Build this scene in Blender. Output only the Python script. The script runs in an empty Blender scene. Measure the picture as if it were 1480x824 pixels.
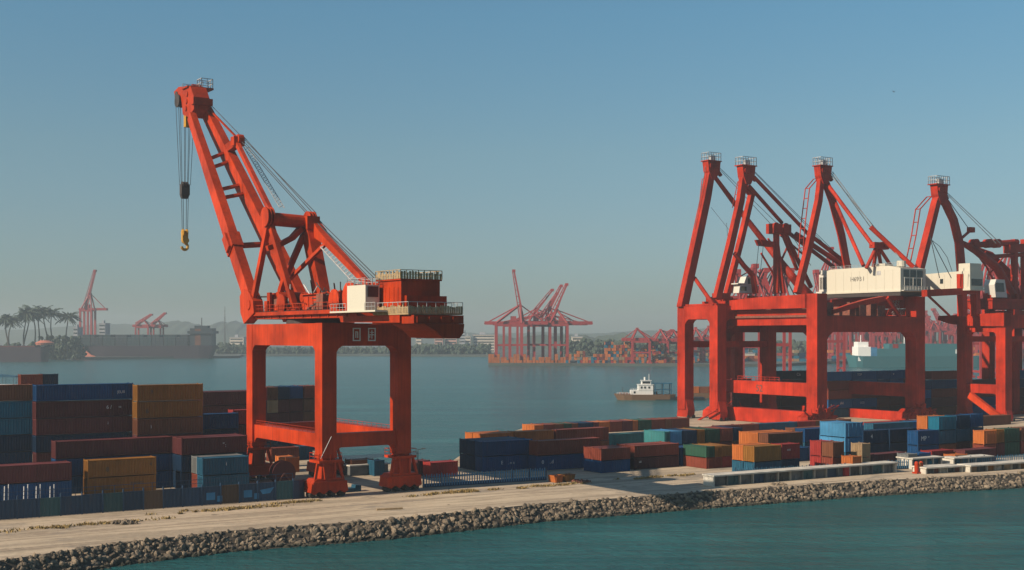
import bpy, math, random
from mathutils import Vector, Matrix

R = math.radians
S = bpy.context.scene
COL = S.collection
rnd = random.Random(7)

# ------------------------------------------------------------------ camera, sky, sun, exposure
F = 1786.0                     # focal length in pixels of the 1480 px wide photograph
CX, HY = 740.0, 486.0          # optical axis column, horizon row
CAMZ, QZ = 25.1, 2.1           # camera height and quay height above the water
cam_d = bpy.data.cameras.new("camera")
cam_d.sensor_width = 36.0
cam_d.lens = 36.0 * F / 1480.0
cam_d.shift_y = (HY - 412.0) / 1480.0
cam_d.clip_start = 0.5
cam_d.clip_end = 20000
cam = bpy.data.objects.new("camera", cam_d)
cam.location = (0, 0, CAMZ)
cam.rotation_euler = (R(90), 0, 0)
COL.objects.link(cam)
S.camera = cam

SUN_EL = R(32)
SUN_H = Vector((-0.865, -0.50, 0)).normalized()
sun_dir = Vector((SUN_H.x * math.cos(SUN_EL), SUN_H.y * math.cos(SUN_EL), math.sin(SUN_EL)))
W = bpy.data.worlds.new("World")
S.world = W
W.use_nodes = True
wn = W.node_tree
wn.nodes.clear()
sky = wn.nodes.new("ShaderNodeTexSky")
sky.sky_type = 'NISHITA'
sky.sun_disc = False
sky.sun_elevation = SUN_EL
sky.sun_rotation = math.atan2(SUN_H.x, SUN_H.y)
sky.altitude = 0
sky.air_density = 1.0
sky.dust_density = 0.6
sky.ozone_density = 1.0
bg = wn.nodes.new("ShaderNodeBackground")
bg.inputs['Strength'].default_value = 0.072
wo = wn.nodes.new("ShaderNodeOutputWorld")
tint = wn.nodes.new("ShaderNodeMix"); tint.data_type = 'RGBA'; tint.blend_type = 'MULTIPLY'
tint.inputs[0].default_value = 1.0
tcw = wn.nodes.new("ShaderNodeTexCoord"); sx = wn.nodes.new("ShaderNodeSeparateXYZ")
wn.links.new(tcw.outputs['Generated'], sx.inputs[0])
dbl = wn.nodes.new("ShaderNodeMath"); dbl.operation = 'MULTIPLY'; dbl.inputs[1].default_value = 2.0
wn.links.new(sx.outputs[2], dbl.inputs[0])
grade = wn.nodes.new("ShaderNodeValToRGB")               # hue of the hazy sky by height above the horizon
while len(grade.color_ramp.elements) < 5: grade.color_ramp.elements.new(.5)
for e, (p, c) in zip(grade.color_ramp.elements, ((.068, (.585,.73,.88)), (.168, (.68,.82,.90)), (.294, (.76,.95,.95)), (.504, (.73,1.11,1.14)), (.9, (.78,1.05,1.12)))):
    e.position = p; e.color = (c[0]/1.2, c[1]/1.2, c[2]/1.2, 1)
wn.links.new(dbl.outputs[0], grade.inputs[0]); wn.links.new(grade.outputs[0], tint.inputs[7])
wn.links.new(sky.outputs[0], tint.inputs[6]); wn.links.new(tint.outputs[2], bg.inputs[0])
wn.links.new(bg.outputs[0], wo.inputs[0])

sl = bpy.data.lights.new("sun", 'SUN')
sl.energy = 5.0
sl.angle = R(0.55)
sl.color = (1.0, 0.83, 0.64)
so = bpy.data.objects.new("sun", sl)
so.rotation_euler = sun_dir.to_track_quat('Z', 'Y').to_euler()
so.location = (-200, -100, 300)
COL.objects.link(so)

S.view_settings.view_transform = 'Standard'
S.view_settings.look = 'None'
S.view_settings.gamma = 1
S.view_settings.exposure = 0.48
S.render.engine = 'CYCLES'
S.cycles.use_denoising = True
S.cycles.max_bounces = 6
S.cycles.volume_bounces = 1
S.cycles.transparent_max_bounces = 6
S.cycles.caustics_reflective = False
S.cycles.caustics_refractive = False

# ------------------------------------------------------------------ helpers
class MB:
    """collects geometry for ONE mesh object"""
    def __init__(s):
        s.v = []; s.f = []
    def add(s, vs, fs):
        n = len(s.v)
        s.v += [tuple(p) for p in vs]
        s.f += [tuple(i + n for i in f) for f in fs]
        return s
    def box(s, x0, x1, y0, y1, z0, z1):
        return s.add([(x0,y0,z0),(x1,y0,z0),(x1,y1,z0),(x0,y1,z0),(x0,y0,z1),(x1,y0,z1),(x1,y1,z1),(x0,y1,z1)],
                     [(0,3,2,1),(4,5,6,7),(0,1,5,4),(1,2,6,5),(2,3,7,6),(3,0,4,7)])
    def beam(s, p, q, w, h, w2=None, h2=None, side=(1,0,0)):
        p = Vector(p); q = Vector(q); d = (q - p).normalized()
        sd = Vector(side); sd = (sd - d * sd.dot(d))
        if sd.length < 1e-4:
            sd = Vector((0,1,0)); sd = sd - d * sd.dot(d)
        sd.normalize(); up = d.cross(sd)
        w2 = w if w2 is None else w2; h2 = h if h2 is None else h2
        vs = []
        for c, a, b in ((p, w, h), (q, w2, h2)):
            for i, j in ((-1,-1),(1,-1),(1,1),(-1,1)):
                vs.append(c + sd * (i * a / 2) + up * (j * b / 2))
        return s.add(vs, [(0,3,2,1),(4,5,6,7),(0,1,5,4),(1,2,6,5),(2,3,7,6),(3,0,4,7)])
    def tube(s, p, q, r, r2=None, n=8):
        p = Vector(p); q = Vector(q); d = (q - p).normalized()
        a = d.orthogonal().normalized(); b = d.cross(a)
        r2 = r if r2 is None else r2
        vs = []
        for c, rr in ((p, r), (q, r2)):
            for k in range(n):
                t = 2 * math.pi * k / n
                vs.append(c + a * (math.cos(t) * rr) + b * (math.sin(t) * rr))
        fs = [(k, (k+1) % n, n + (k+1) % n, n + k) for k in range(n)]
        fs += [tuple(range(n-1, -1, -1)), tuple(range(n, 2*n))]
        return s.add(vs, fs)
    def path(s, pts, r, n=6):
        for a, b in zip(pts, pts[1:]):
            s.tube(a, b, r, n=n)
        return s
    def arc_beam(s, pts, w, h, side=(1,0,0)):
        """a bent box member through a list of points, welded at the bends"""
        pts = [Vector(p) for p in pts]; sd0 = Vector(side); n0 = len(s.v)
        m = len(pts)
        for i, p in enumerate(pts):
            d = (pts[min(i+1, m-1)] - pts[max(i-1, 0)]).normalized()
            sd = (sd0 - d * sd0.dot(d)).normalized(); up = d.cross(sd)
            ww = w[i] if isinstance(w, (list, tuple)) else w
            hh = h[i] if isinstance(h, (list, tuple)) else h
            for a, b in ((-1,-1),(1,-1),(1,1),(-1,1)):
                s.v.append(tuple(p + sd * (a*ww/2) + up * (b*hh/2)))
        for i in range(m - 1):
            o = n0 + 4*i
            for k in range(4):
                s.f.append((o+k, o+(k+1)%4, o+4+(k+1)%4, o+4+k))
        s.f.append((n0+3, n0+2, n0+1, n0)); o = n0 + 4*(m-1)
        s.f.append((o, o+1, o+2, o+3))
        return s
    def prism(s, prof, axis, lo, hi):
        """extrude a closed 2-D outline along axis 0, 1 or 2; outline axes are the other two in order"""
        n = len(prof); vs = []
        for c in (lo, hi):
            for a, b in prof:
                vs.append({0: (c,a,b), 1: (a,c,b), 2: (a,b,c)}[axis])
        fs = [(k, (k+1)%n, n+(k+1)%n, n+k) for k in range(n)]
        fs += [tuple(range(n-1,-1,-1)), tuple(range(n,2*n))]
        return s.add(vs, fs)
    def disc(s, c, axis, r, t, n=14):
        a = Vector((0,0,0)); a[axis] = t/2
        return s.tube(Vector(c) - a, Vector(c) + a, r, n=n)
    def rail(s, pts, h=1.1, r=0.05, step=1.6, closed=False, n=4):
        pts = [Vector(p) for p in pts]
        if closed: pts = pts + [pts[0]]
        up = Vector((0,0,h))
        for a, b in zip(pts, pts[1:]):
            s.tube(a+up, b+up, r, n=n); s.tube(a+up*.5, b+up*.5, r*.8, n=n)
            k = max(1, int((b-a).length/step))
            for i in range(k+1):
                p = a.lerp(b, i/k); s.tube(p, p+up, r, n=n)
        return s
    def build(s, name, mat, parent=None, smooth=False, loc=None, rz=0):
        me = bpy.data.meshes.new(name)
        me.from_pydata(s.v, [], s.f)
        me.validate()
        import bmesh
        bm = bmesh.new(); bm.from_mesh(me)
        bmesh.ops.recalc_face_normals(bm, faces=bm.faces)
        bm.to_mesh(me); bm.free()
        if smooth:
            for p in me.polygons: p.use_smooth = True
        for m in (mat if isinstance(mat, (list, tuple)) else [mat]):
            me.materials.append(m)
        o = bpy.data.objects.new(name, me)
        COL.objects.link(o)
        if parent is not None: o.parent = parent
        if loc is not None: o.location = loc
        o.rotation_euler.z = rz
        return o

def tag(o, label=None, cat=None, group=None, kind=None):
    if label: o['label'] = label
    if cat: o['category'] = cat
    if group: o['group'] = group
    if kind: o['kind'] = kind
    return o

def empty(name, loc, rz=0):
    o = bpy.data.objects.new(name, None)
    o.empty_display_size = 1
    o.location = loc; o.rotation_euler.z = rz
    COL.objects.link(o)
    return o

def copy_tree(o, parent=None):
    c = o.copy(); COL.objects.link(c); c.parent = parent
    for ch in list(o.children): copy_tree(ch, c)
    return c

def gx(px, d): return (px - CX) / F * d                 # world x of a column at distance d
def gz(py, d): return CAMZ + (HY - py) / F * d          # world z of a row at distance d
def dq(py): return F * (CAMZ - QZ) / (py - HY)          # distance of a quay ground point seen in row py
def dw(py): return F * CAMZ / (py - HY)                 # the same for the water

def text_mesh(body, size, mat, parent, loc, rot, name='lettering'):
    """lettering as a real mesh"""
    cu = bpy.data.curves.new(name, 'FONT'); cu.body = body; cu.size = size; cu.extrude = .012
    t = bpy.data.objects.new(name, cu); COL.objects.link(t)
    me = bpy.data.meshes.new_from_object(t.evaluated_get(bpy.context.evaluated_depsgraph_get()))
    bpy.data.objects.remove(t); bpy.data.curves.remove(cu)
    me.name = name; me.materials.clear(); me.materials.append(mat)
    o = bpy.data.objects.new(name, me); COL.objects.link(o); o.parent = parent
    o.location = loc; o.rotation_euler = rot
    return o

class Frame:
    """local axes u, v, z of a structure standing at world (x, y, z0), turned by th"""
    def __init__(s, px, d, th, z0=QZ):
        s.o = Vector((gx(px, d), d, z0)); s.th = th
        s.c, s.s = math.cos(th), math.sin(th)
    def U(s, px, v=0.0):                                # u of the column px on the plane v = const
        t = (px - CX) / F
        x0 = s.o.x - s.s*v; y0 = s.o.y + s.c*v
        return (t*y0 - x0) / (s.c - t*s.s)
    def V(s, px, u=0.0):
        t = (px - CX) / F
        x0 = s.o.x + s.c*u; y0 = s.o.y + s.s*u
        return (t*y0 - x0) / (-s.s - t*s.c)
    def Z(s, py, u, v):
        y = s.o.y + s.s*u + s.c*v
        return gz(py, y) - s.o.z
    def pv(s, px, py, v):                               # point on the plane v = const
        u = s.U(px, v); return Vector((u, v, s.Z(py, u, v)))
    def pu(s, px, py, u):
        v = s.V(px, u); return Vector((u, v, s.Z(py, u, v)))
    def root(s, name): return empty(name, s.o, s.th)

# ------------------------------------------------------------------ materials
def mat_new(name):
    m = bpy.data.materials.new(name); m.use_nodes = True
    nt = m.node_tree; b = nt.nodes["Principled BSDF"]
    return m, nt, b

def N(nt, t, **kw):
    n = nt.nodes.new(t)
    for k, v in kw.items():
        if k in n.inputs: n.inputs[k].default_value = v
        else: setattr(n, k, v)
    return n

def mixc(nt, fac, a, b, blend='MIX'):
    n = nt.nodes.new("ShaderNodeMix"); n.data_type = 'RGBA'; n.blend_type = blend
    for k, x in ((0, fac), (6, a), (7, b)):
        if hasattr(x, 'is_linked'): nt.links.new(x, n.inputs[k])
        else: n.inputs[k].default_value = x if k == 0 else (*x[:3], 1)
    return n.outputs[2]

def ramp(nt, src, a, b, ca=(0,0,0), cb=(1,1,1)):
    r = nt.nodes.new("ShaderNodeValToRGB")
    r.color_ramp.elements[0].position = a; r.color_ramp.elements[1].position = b
    r.color_ramp.elements[0].color = (*ca, 1); r.color_ramp.elements[1].color = (*cb, 1)
    nt.links.new(src, r.inputs[0]); return r.outputs[0]

def noise(nt, scale, detail=4, rough=.6, stretch=None, coord='Object', dist=0.0):
    tc = nt.nodes.new("ShaderNodeTexCoord")
    n = N(nt, "ShaderNodeTexNoise", Scale=scale, Detail=detail, Roughness=rough, Distortion=dist)
    if stretch:
        mp = nt.nodes.new("ShaderNodeMapping"); mp.inputs['Scale'].default_value = stretch
        nt.links.new(tc.outputs[coord], mp.inputs[0]); nt.links.new(mp.outputs[0], n.inputs[0])
    else:
        nt.links.new(tc.outputs[coord], n.inputs[0])
    return n.outputs[0]

def streak(nt, along, across, rot, detail=5, rough=.65, dist=.0):
    """noise drawn out in one direction over the ground: features 'along' by 'across' metres"""
    tc = nt.nodes.new("ShaderNodeTexCoord"); mp = nt.nodes.new("ShaderNodeMapping"); mp.vector_type = 'TEXTURE'
    mp.inputs['Rotation'].default_value = (0, 0, rot); mp.inputs['Scale'].default_value = (along, across, across)
    n = N(nt, "ShaderNodeTexNoise", Scale=1.0, Detail=detail, Roughness=rough, Distortion=dist)
    nt.links.new(tc.outputs['Object'], mp.inputs[0]); nt.links.new(mp.outputs[0], n.inputs[0])
    return n.outputs[0]

def paint(name, col, rough=.5, wear=.5, rust=(.10,.035,.015), jitter=.25, spec=.35, vary=.0):
    """painted steel: faded patches, vertical rust streaks, a little change from object to object"""
    m, nt, b = mat_new(name)
    oi = nt.nodes.new("ShaderNodeObjectInfo")
    hsv = nt.nodes.new("ShaderNodeHueSaturation")
    mr = N(nt, "ShaderNodeMapRange"); mr.inputs[3].default_value = 1 - jitter; mr.inputs[4].default_value = 1 + jitter
    nt.links.new(oi.outputs['Random'], mr.inputs[0]); nt.links.new(mr.outputs[0], hsv.inputs['Value'])
    hsv.inputs['Color'].default_value = (*col, 1)
    fade = ramp(nt, noise(nt, .35, 5, .65), .35, .7)
    lum = sum(col) / 3
    faded = tuple(c * .86 + lum * .08 + .002 for c in col)
    base = mixc(nt, .0, col, col)
    mx = nt.nodes.new("ShaderNodeMix"); mx.data_type = 'RGBA'
    fm = nt.nodes.new("ShaderNodeMath"); fm.operation = 'MULTIPLY'; fm.inputs[1].default_value = .55 * wear + .1
    nt.links.new(fade, fm.inputs[0]); nt.links.new(fm.outputs[0], mx.inputs[0])
    nt.links.new(hsv.outputs[0], mx.inputs[6]); mx.inputs[7].default_value = (*faded, 1)
    st = ramp(nt, noise(nt, 1.0, 6, .7, (1.6, 1.6, .16)), .56, .74)
    sm = nt.nodes.new("ShaderNodeMath"); sm.operation = 'MULTIPLY'; sm.inputs[1].default_value = wear
    nt.links.new(st, sm.inputs[0])
    c2 = mixc(nt, sm.outputs[0], mx.outputs[2], rust)
    if vary:                                            # sun-bleached and grimy plates, in large soft areas and in thin runs
        v1 = ramp(nt, noise(nt, .16, 4, .6), .32, .7, (1-vary,)*3, (1+vary*.6,)*3)
        v2 = ramp(nt, noise(nt, .9, 5, .7, (2.2, 2.2, .10)), .35, .75, (1.0,)*3, (1-vary*.9,)*3)
        c2 = mixc(nt, 1.0, c2, v1, 'MULTIPLY'); c2 = mixc(nt, 1.0, c2, v2, 'MULTIPLY')
    nt.links.new(c2, b.inputs['Base Color'])
    b.inputs['Roughness'].default_value = rough
    b.inputs['Specular IOR Level'].default_value = spec
    return m

def plain(name, col, rough=.6, metal=0.0, var=.25, scale=1.2):
    m, nt, b = mat_new(name)
    n = ramp(nt, noise(nt, scale, 5, .65), .3, .72)
    c = mixc(nt, n, tuple(x * (1 - var) for x in col), tuple(min(1, x * (1 + var)) for x in col))
    nt.links.new(c, b.inputs['Base Color'])
    b.inputs['Roughness'].default_value = rough; b.inputs['Metallic'].default_value = metal
    return m

M = {}
M['crane'] = paint('crane_orange_red', (.44,.038,.005), .5, .55, (.10,.022,.012), .08, .12, .42)
M['crane_b'] = paint('crane_red', (.42,.027,.008), .5, .55, (.10,.022,.014), .10, .12, .42)
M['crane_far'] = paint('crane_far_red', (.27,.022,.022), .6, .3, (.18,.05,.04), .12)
M['dark'] = plain('dark_machinery', (.035,.026,.024), .7)
M['rust'] = plain('rusty_steel', (.16,.05,.03), .8, 0, .45, 1.5)
M['wood'] = plain('weathered_planks', (.30,.21,.11), .85, 0, .4, 2)
M['white'] = paint('white_paint', (.52,.50,.45), .5, .22, (.35,.27,.18), .03)
M['cream'] = paint('cream_paint', (.50,.475,.39), .5, .16, (.42,.33,.22), .03)
M['yellow'] = paint('hook_yellow', (.55,.28,.02), .5, .5)
M['rope'] = plain('wire_rope', (.09,.10,.11), .5, .5)
M['railing'] = plain('galvanised_railing', (.36,.36,.36), .55, .2)
M['glass'] = plain('dark_glass', (.02,.03,.035), .12)
M['wheel'] = plain('black_wheel', (.02,.018,.017), .7)
M['mark'] = plain('white_marking', (.62,.62,.60), .6, 0, .2, 3)
M['darkmark'] = plain('dark_marking', (.05,.045,.04), .7, 0, .2, 3)
CC = {   # container paints: the name is the word used in the labels
    'blue': (.006,.066,.19), 'navy': (.006,.034,.085), 'teal': (.006,.14,.23), 'maroon': (.135,.034,.036),
    'mustard': (.29,.125,.022), 'brown': (.19,.07,.035), 'red': (.36,.035,.03), 'orange': (.52,.15,.035),
    'pale blue': (.06,.26,.48), 'green': (.025,.085,.055), 'red-brown': (.25,.055,.032), 'grey': (.20,.21,.21),
    'bright blue': (.018,.125,.33), 'tan': (.40,.27,.15), 'turquoise': (.04,.20,.21), 'dark maroon': (.08,.022,.025), 'steel blue': (.018,.105,.18),
}
for k, c in CC.items():
    M[k] = paint('container_' + k.replace(' ', '_').replace('-', '_'), tuple(x*.85 for x in c), .6, .5, (.08,.04,.03), .18, .15, .28)

# ------------------------------------------------------------------ the setting: water, quay, land, air
def sheet(name, pts, z, mat, thick=None):
    mb = MB()
    n = len(pts)
    if thick is None:
        mb.add([(x, y, z) for x, y in pts], [tuple(range(n))])
    else:
        mb.prism(pts, 2, z - thick, z)
    o = mb.build(name, mat)
    tag(o, kind='structure')
    return o

m, nt, b = mat_new('sea_water')
big = ramp(nt, noise(nt, .006, 4, .6, (1, 3.5, 1)), .3, .75)
c = mixc(nt, big, (.010,.063,.070), (.016,.086,.090))
st_ = ramp(nt, noise(nt, .02, 5, .7, (.35, 2.6, 1), dist=.8), .52, .74)      # wind lanes and old wakes
c = mixc(nt, st_, c, (.026,.130,.135))
nt.links.new(c, b.inputs['Base Color'])
b.inputs['Roughness'].default_value = .2
b.inputs['IOR'].default_value = 1.33; b.inputs['Specular IOR Level'].default_value = .11
w1 = noise(nt, .55, 5, .62, (1, 1.6, 1), dist=.6)
w2 = noise(nt, .07, 3, .55, (1, 2.2, 1))
ad = nt.nodes.new("ShaderNodeMath"); ad.operation = 'MULTIPLY_ADD'; ad.inputs[1].default_value = 2.2
nt.links.new(w2, ad.inputs[0]); nt.links.new(w1, ad.inputs[2])
bp = N(nt, "ShaderNodeBump", Strength=.9, Distance=.55)
nt.links.new(ad.outputs[0], bp.inputs['Height']); nt.links.new(bp.outputs[0], b.inputs['Normal'])
M['water'] = m
sheet('water', [(-2600,-120),(2600,-120),(2600,4200),(-2600,4200)], 0, M['water'])

m, nt, b = mat_new('sandy_ground')
g1 = ramp(nt, noise(nt, .05, 6, .65, (1, 1, 1)), .3, .7)
c = mixc(nt, g1, (.46,.375,.265), (.35,.275,.19))
g2 = ramp(nt, noise(nt, .5, 6, .7, (.12, .9, 1)), .55, .72)        # wheel tracks and spill along the quay
mp = [n for n in nt.nodes if n.bl_idname == 'ShaderNodeMapping'][-1]; mp.inputs['Rotation'].default_value = (0, 0, R(-31))
c = mixc(nt, g2, c, (.17,.125,.085))
g3 = ramp(nt, noise(nt, .16, 5, .7), .62, .68)
c = mixc(nt, g3, c, (.47,.39,.28))
g4 = ramp(nt, noise(nt, .33, 4, .6), .69, .73)
c = mixc(nt, g4, c, (.10,.075,.05))
def layer(src, lo, hi, k, colr):
    global c
    g = ramp(nt, src, lo, hi); h = nt.nodes.new("ShaderNodeMath"); h.operation = 'MULTIPLY'; h.inputs[1].default_value = k
    nt.links.new(g, h.inputs[0]); c = mixc(nt, h.outputs[0], c, colr)
layer(streak(nt, 34, 3.2, R(30), 5, .6, .4), .48, .60, .95, (.25,.20,.14))      # damp bands
layer(streak(nt, 60, .9, R(31), 4, .6), .52, .60, .8, (.19,.145,.10))           # wheel tracks
layer(streak(nt, 16, 6.5, R(24), 6, .7, .8), .55, .63, .85, (.19,.16,.125))    # grey compacted patches
layer(streak(nt, 9, 2.0, R(38), 6, .7, .5), .63, .69, .85, (.12,.095,.065))     # spills
layer(noise(nt, 1.1, 6, .75), .45, .75, .35, (.60,.49,.35))                     # pale grit
nt.links.new(c, b.inputs['Base Color']); b.inputs['Roughness'].default_value = .95
bp = N(nt, "ShaderNodeBump", Strength=.5, Distance=.12)
nt.links.new(noise(nt, 1.5, 6, .7), bp.inputs['Height']); nt.links.new(bp.outputs[0], b.inputs['Normal'])
M['sand'] = m

EDGE = [(-330, 880), (-120, 829), (0, 810), (160, 786), (320, 768), (547, 752), (780, 728), (1016, 711), (1253, 695), (1480, 684), (1760, 672)]
edge = [(gx(px, dq(py)), dq(py)) for px, py in EDGE]
back = [(1950, 470), (1480, 450), (1120, 440), (990, 372), (975, 345), (775, 322), (700, 275), (655, 229), (470, 216), (452, 268), (-330, 290)]
sheet('quay', edge + [(gx(p, d), d) for p, d in back], QZ, M['sand'], 3.2)

# stone slope along the quay edge: nobody could count the stones
m, nt, b = mat_new('rock')
gg = nt.nodes.new("ShaderNodeNewGeometry")
rr = ramp(nt, gg.outputs['Random Per Island'], 0, 1, (.07,.052,.036), (.29,.225,.155))
c = mixc(nt, ramp(nt, noise(nt, 2.2, 6, .7), .4, .7), rr, (.10,.085,.065))
geo = nt.nodes.new("ShaderNodeNewGeometry"); sz_ = nt.nodes.new("ShaderNodeSeparateXYZ"); nt.links.new(geo.outputs['Position'], sz_.inputs[0])
wl_ = nt.nodes.new("ShaderNodeMath"); wl_.operation = 'MULTIPLY_ADD'; wl_.inputs[1].default_value = .5
nt.links.new(noise(nt, .5, 3), wl_.inputs[0]); nt.links.new(sz_.outputs[2], wl_.inputs[2])
c = mixc(nt, ramp(nt, wl_.outputs[0], .45, .75), (.022,.024,.016), c)          # wet and weedy up to the tide line
nt.links.new(c, b.inputs['Base Color']); b.inputs['Roughness'].default_value = .95
bp = N(nt, "ShaderNodeBump", Strength=.8, Distance=.12)
nt.links.new(noise(nt, 3.5, 6, .75), bp.inputs['Height']); nt.links.new(bp.outputs[0], b.inputs['Normal'])
M['rock'] = m
import bmesh
tmp = bmesh.new(); bmesh.ops.create_icosphere(tmp, subdivisions=2, radius=1)
ICO_V = [v.co.copy() for v in tmp.verts]; ICO_F = [tuple(v.index for v in f.verts) for f in tmp.faces]; tmp.free()
def rock_shapes(n=10):
    out = []
    for i in range(n):
        planes = [(Vector((rnd.gauss(0,1), rnd.gauss(0,1), rnd.gauss(0,1))).normalized(), rnd.uniform(.4,.8)) for _ in range(8)]
        vs = []
        for v in ICO_V:
            r = 1.0
            for nrm, h in planes:
                d = v.dot(nrm)
                if d > 1e-3: r = min(r, h / d)
            vs.append(v * r * rnd.uniform(.97,1.03))
        out.append(vs)
    return out
shapes = rock_shapes()
mb = MB()
for (x0, y0), (x1, y1) in zip(edge, edge[1:]):
    a = Vector((x0, y0, 0)); e = Vector((x1, y1, 0)) - a; L = e.length; e.normalize()
    out = Vector((e.y, -e.x, 0))
    if max(a.y, y1) < 112: continue
    n = int(L * 25.0)
    for i in range(n):
        s = rnd.uniform(0, L); t = rnd.uniform(-.15, 2.7)
        sc = rnd.choice((.20,.25,.30,.35,.40,.46,.58)) * rnd.uniform(.8, 1.15)
        z = QZ - .08 - max(0, t) * .84 + rnd.uniform(-.16, .16) - sc * .2
        p = a + e * s + out * t; p.z = z
        rot = Matrix.Rotation(rnd.uniform(0, 6.28), 3, 'Z') @ Matrix.Rotation(rnd.uniform(0, 3), 3, 'X')
        k = Vector((rnd.uniform(.8,1.3), rnd.uniform(.75,1.1), rnd.uniform(.6,.9))) * sc
        mb.add([p + rot @ Vector((v.x*k.x, v.y*k.y, v.z*k.z)) for v in rnd.choice(shapes)], ICO_F)
me = bpy.data.meshes.new('riprap'); me.from_pydata(mb.v, [], mb.f); me.materials.append(M['rock'])
o = bpy.data.objects.new('riprap', me); COL.objects.link(o)
tag(o, 'slope of grey brown broken stones along the quay edge', 'riprap', kind='stuff')
# earth bank under the stones
mb = MB(); vs = []
for (x0, y0), (x1, y1) in zip(edge, edge[1:]):
    a = Vector((x0,y0,0)); e = (Vector((x1,y1,0)) - a).normalized(); out = Vector((e.y,-e.x,0))
    vs.append((a, out))
vs.append((Vector((*edge[-1],0)), vs[-1][1]))
pts = []
for a, out in vs:
    pts += [(a.x - out.x*.0 + out.x*.02, a.y + out.y*.02, QZ - .03), (a.x + out.x*2.9, a.y + out.y*2.9, -.5)]
mb.add(pts, [(2*i, 2*i+1, 2*i+3, 2*i+2) for i in range(len(vs)-1)])
tag(mb.build('bank', plain('bank_earth', (.045,.036,.026), .95, 0, .4, 1.5)), kind='structure')

# dry grass on the ground near the feet of the big crane
m, nt, b = mat_new('dry_grass')
c = mixc(nt, ramp(nt, noise(nt, 1.5, 3), .3, .7), (.30,.20,.07), (.17,.13,.05))
nt.links.new(c, b.inputs['Base Color']); b.inputs['Roughness'].default_value = .95
M['grass'] = m
mb = MB()
patches = [(655, 712, 9.5, 1.3, 1500), (770, 704, 10, .9, 700), (310, 738, 12, .9, 900), (110, 760, 16, .8, 900), (420, 727, 7, .8, 500), (960, 689, 12, 1.0, 700), (1230, 682, 14, .7, 500)]
for px, py, a, bb, n in patches:
    d = dq(py); c0 = Vector((gx(px, d), d, QZ))
    tufts = [(rnd.gauss(0,.42)*a, rnd.gauss(0,.5)*bb, rnd.uniform(.15,.9)) for _ in range(int(a*2.2))]
    for i in range(n):
        tx, ty, tr = rnd.choice(tufts)
        q = Vector((tx + rnd.gauss(0,.5)*tr*1.6, ty + rnd.gauss(0,.5)*tr, 0)); q.rotate(Matrix.Rotation(R(32), 3, 'Z'))
        p = c0 + q; h = rnd.uniform(.08, .34); an = rnd.uniform(0, 3.14)
        w = Vector((math.cos(an), math.sin(an), 0)) * rnd.uniform(.05,.14); l = Vector((rnd.uniform(-.2,.2), rnd.uniform(-.2,.2), h))
        mb.add([p - w, p + w, p + l + w*.3, p + l - w*.3], [(0,1,2,3)])
me = bpy.data.meshes.new('dry_grass'); me.from_pydata(mb.v, [], mb.f); me.materials.append(M['grass'])
o = bpy.data.objects.new('dry_grass', me); COL.objects.link(o)
tag(o, 'dry yellow grass and weeds on the sandy quay', 'grass', kind='stuff')

# far land
M['land'] = plain('far_land', (.05,.062,.055), .95, 0, .5, .01)
M['hill'] = plain('wooded_hill', (.035,.055,.03), .95, 0, .45, .012)
M['concrete'] = plain('concrete', (.36,.33,.28), .9, 0, .25, .6)
land_l = [(-900, 24), (0, 33), (106, 33.5), (345, 31.5), (350, 29), (520, 29), (640, 29.5), (705, 30)]
shore = [(gx(px, dw(HY + k)), dw(HY + k)) for px, k in land_l]
land_r = [(706, 42.5), (830, 43), (1000, 44), (1120, 44), (1200, 40), (1480, 38), (2100, 36)]
shore2 = [(gx(px, dw(HY + k)), dw(HY + k)) for px, k in land_r]
sheet('far_shore', shore + shore2 + [(2500, 2500), (2500, 4150), (-2500, 4150), (-2500, 1900)], 2.2, M['land'], 3)

def hill(px0, px1, d, prof, depth, name='hill'):
    """prof: heights as rows of the photograph along the ridge"""
    n = 90; mb = MB(); rows = 9
    for j in range(rows):
        t = j / (rows - 1); hh = math.sin(math.pi * t)
        for i in range(n + 1):
            s = i / n * (len(prof) - 1); k = min(int(s), len(prof) - 2)
            py = prof[k] + (prof[k+1] - prof[k]) * (s - k)
            zr = max(3, gz(py, d)) + 1.6*math.sin(i*.43) + 1.2*math.sin(i*.9+1) + rnd.uniform(-1.5,1.5)
            mb.v.append((gx(px0 + (px1 - px0) * i / n, d + 0) + rnd.uniform(-4,4), d - depth/2 + depth * t, 2 + max(0, zr - 2) * hh))
    for j in range(rows - 1):
        for i in range(n):
            a = j*(n+1) + i
            mb.f.append((a, a+1, a+n+2, a+n+1))
    o = mb.build(name, M['hill'], smooth=True); tag(o, kind='structure'); return o
hill(200, 420, 3300, [490, 476, 466, 463, 468, 472, 466, 464, 470, 474, 480, 488], 500)
hill(-200, 720, 3700, [474, 470, 476, 478, 474, 470, 468, 472, 474, 478, 476, 472, 476, 480, 482], 500)
hill(640, 1010, 2300, [490, 485, 487, 484, 486, 483, 487, 490], 400)
hill(700, 1700, 3800, [484, 480, 482, 478, 474, 476, 470, 468, 470, 466, 468, 472, 470], 500)

# the hazy air over the harbour
m = bpy.data.materials.new('hazy_air'); m.use_nodes = True
nt = m.node_tree; nt.nodes.clear()
pv = nt.nodes.new("ShaderNodeVolumePrincipled")
pv.inputs['Color'].default_value = (.63,.72,.78,1)
pv.inputs['Density'].default_value = .00024
pv.inputs['Anisotropy'].default_value = .2
mo = nt.nodes.new("ShaderNodeOutputMaterial"); nt.links.new(pv.outputs[0], mo.inputs['Volume'])
o = MB().box(-2700, 2700, -160, 4300, -1.2, 95).build('haze', m)
tag(o, kind='stuff')

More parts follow.
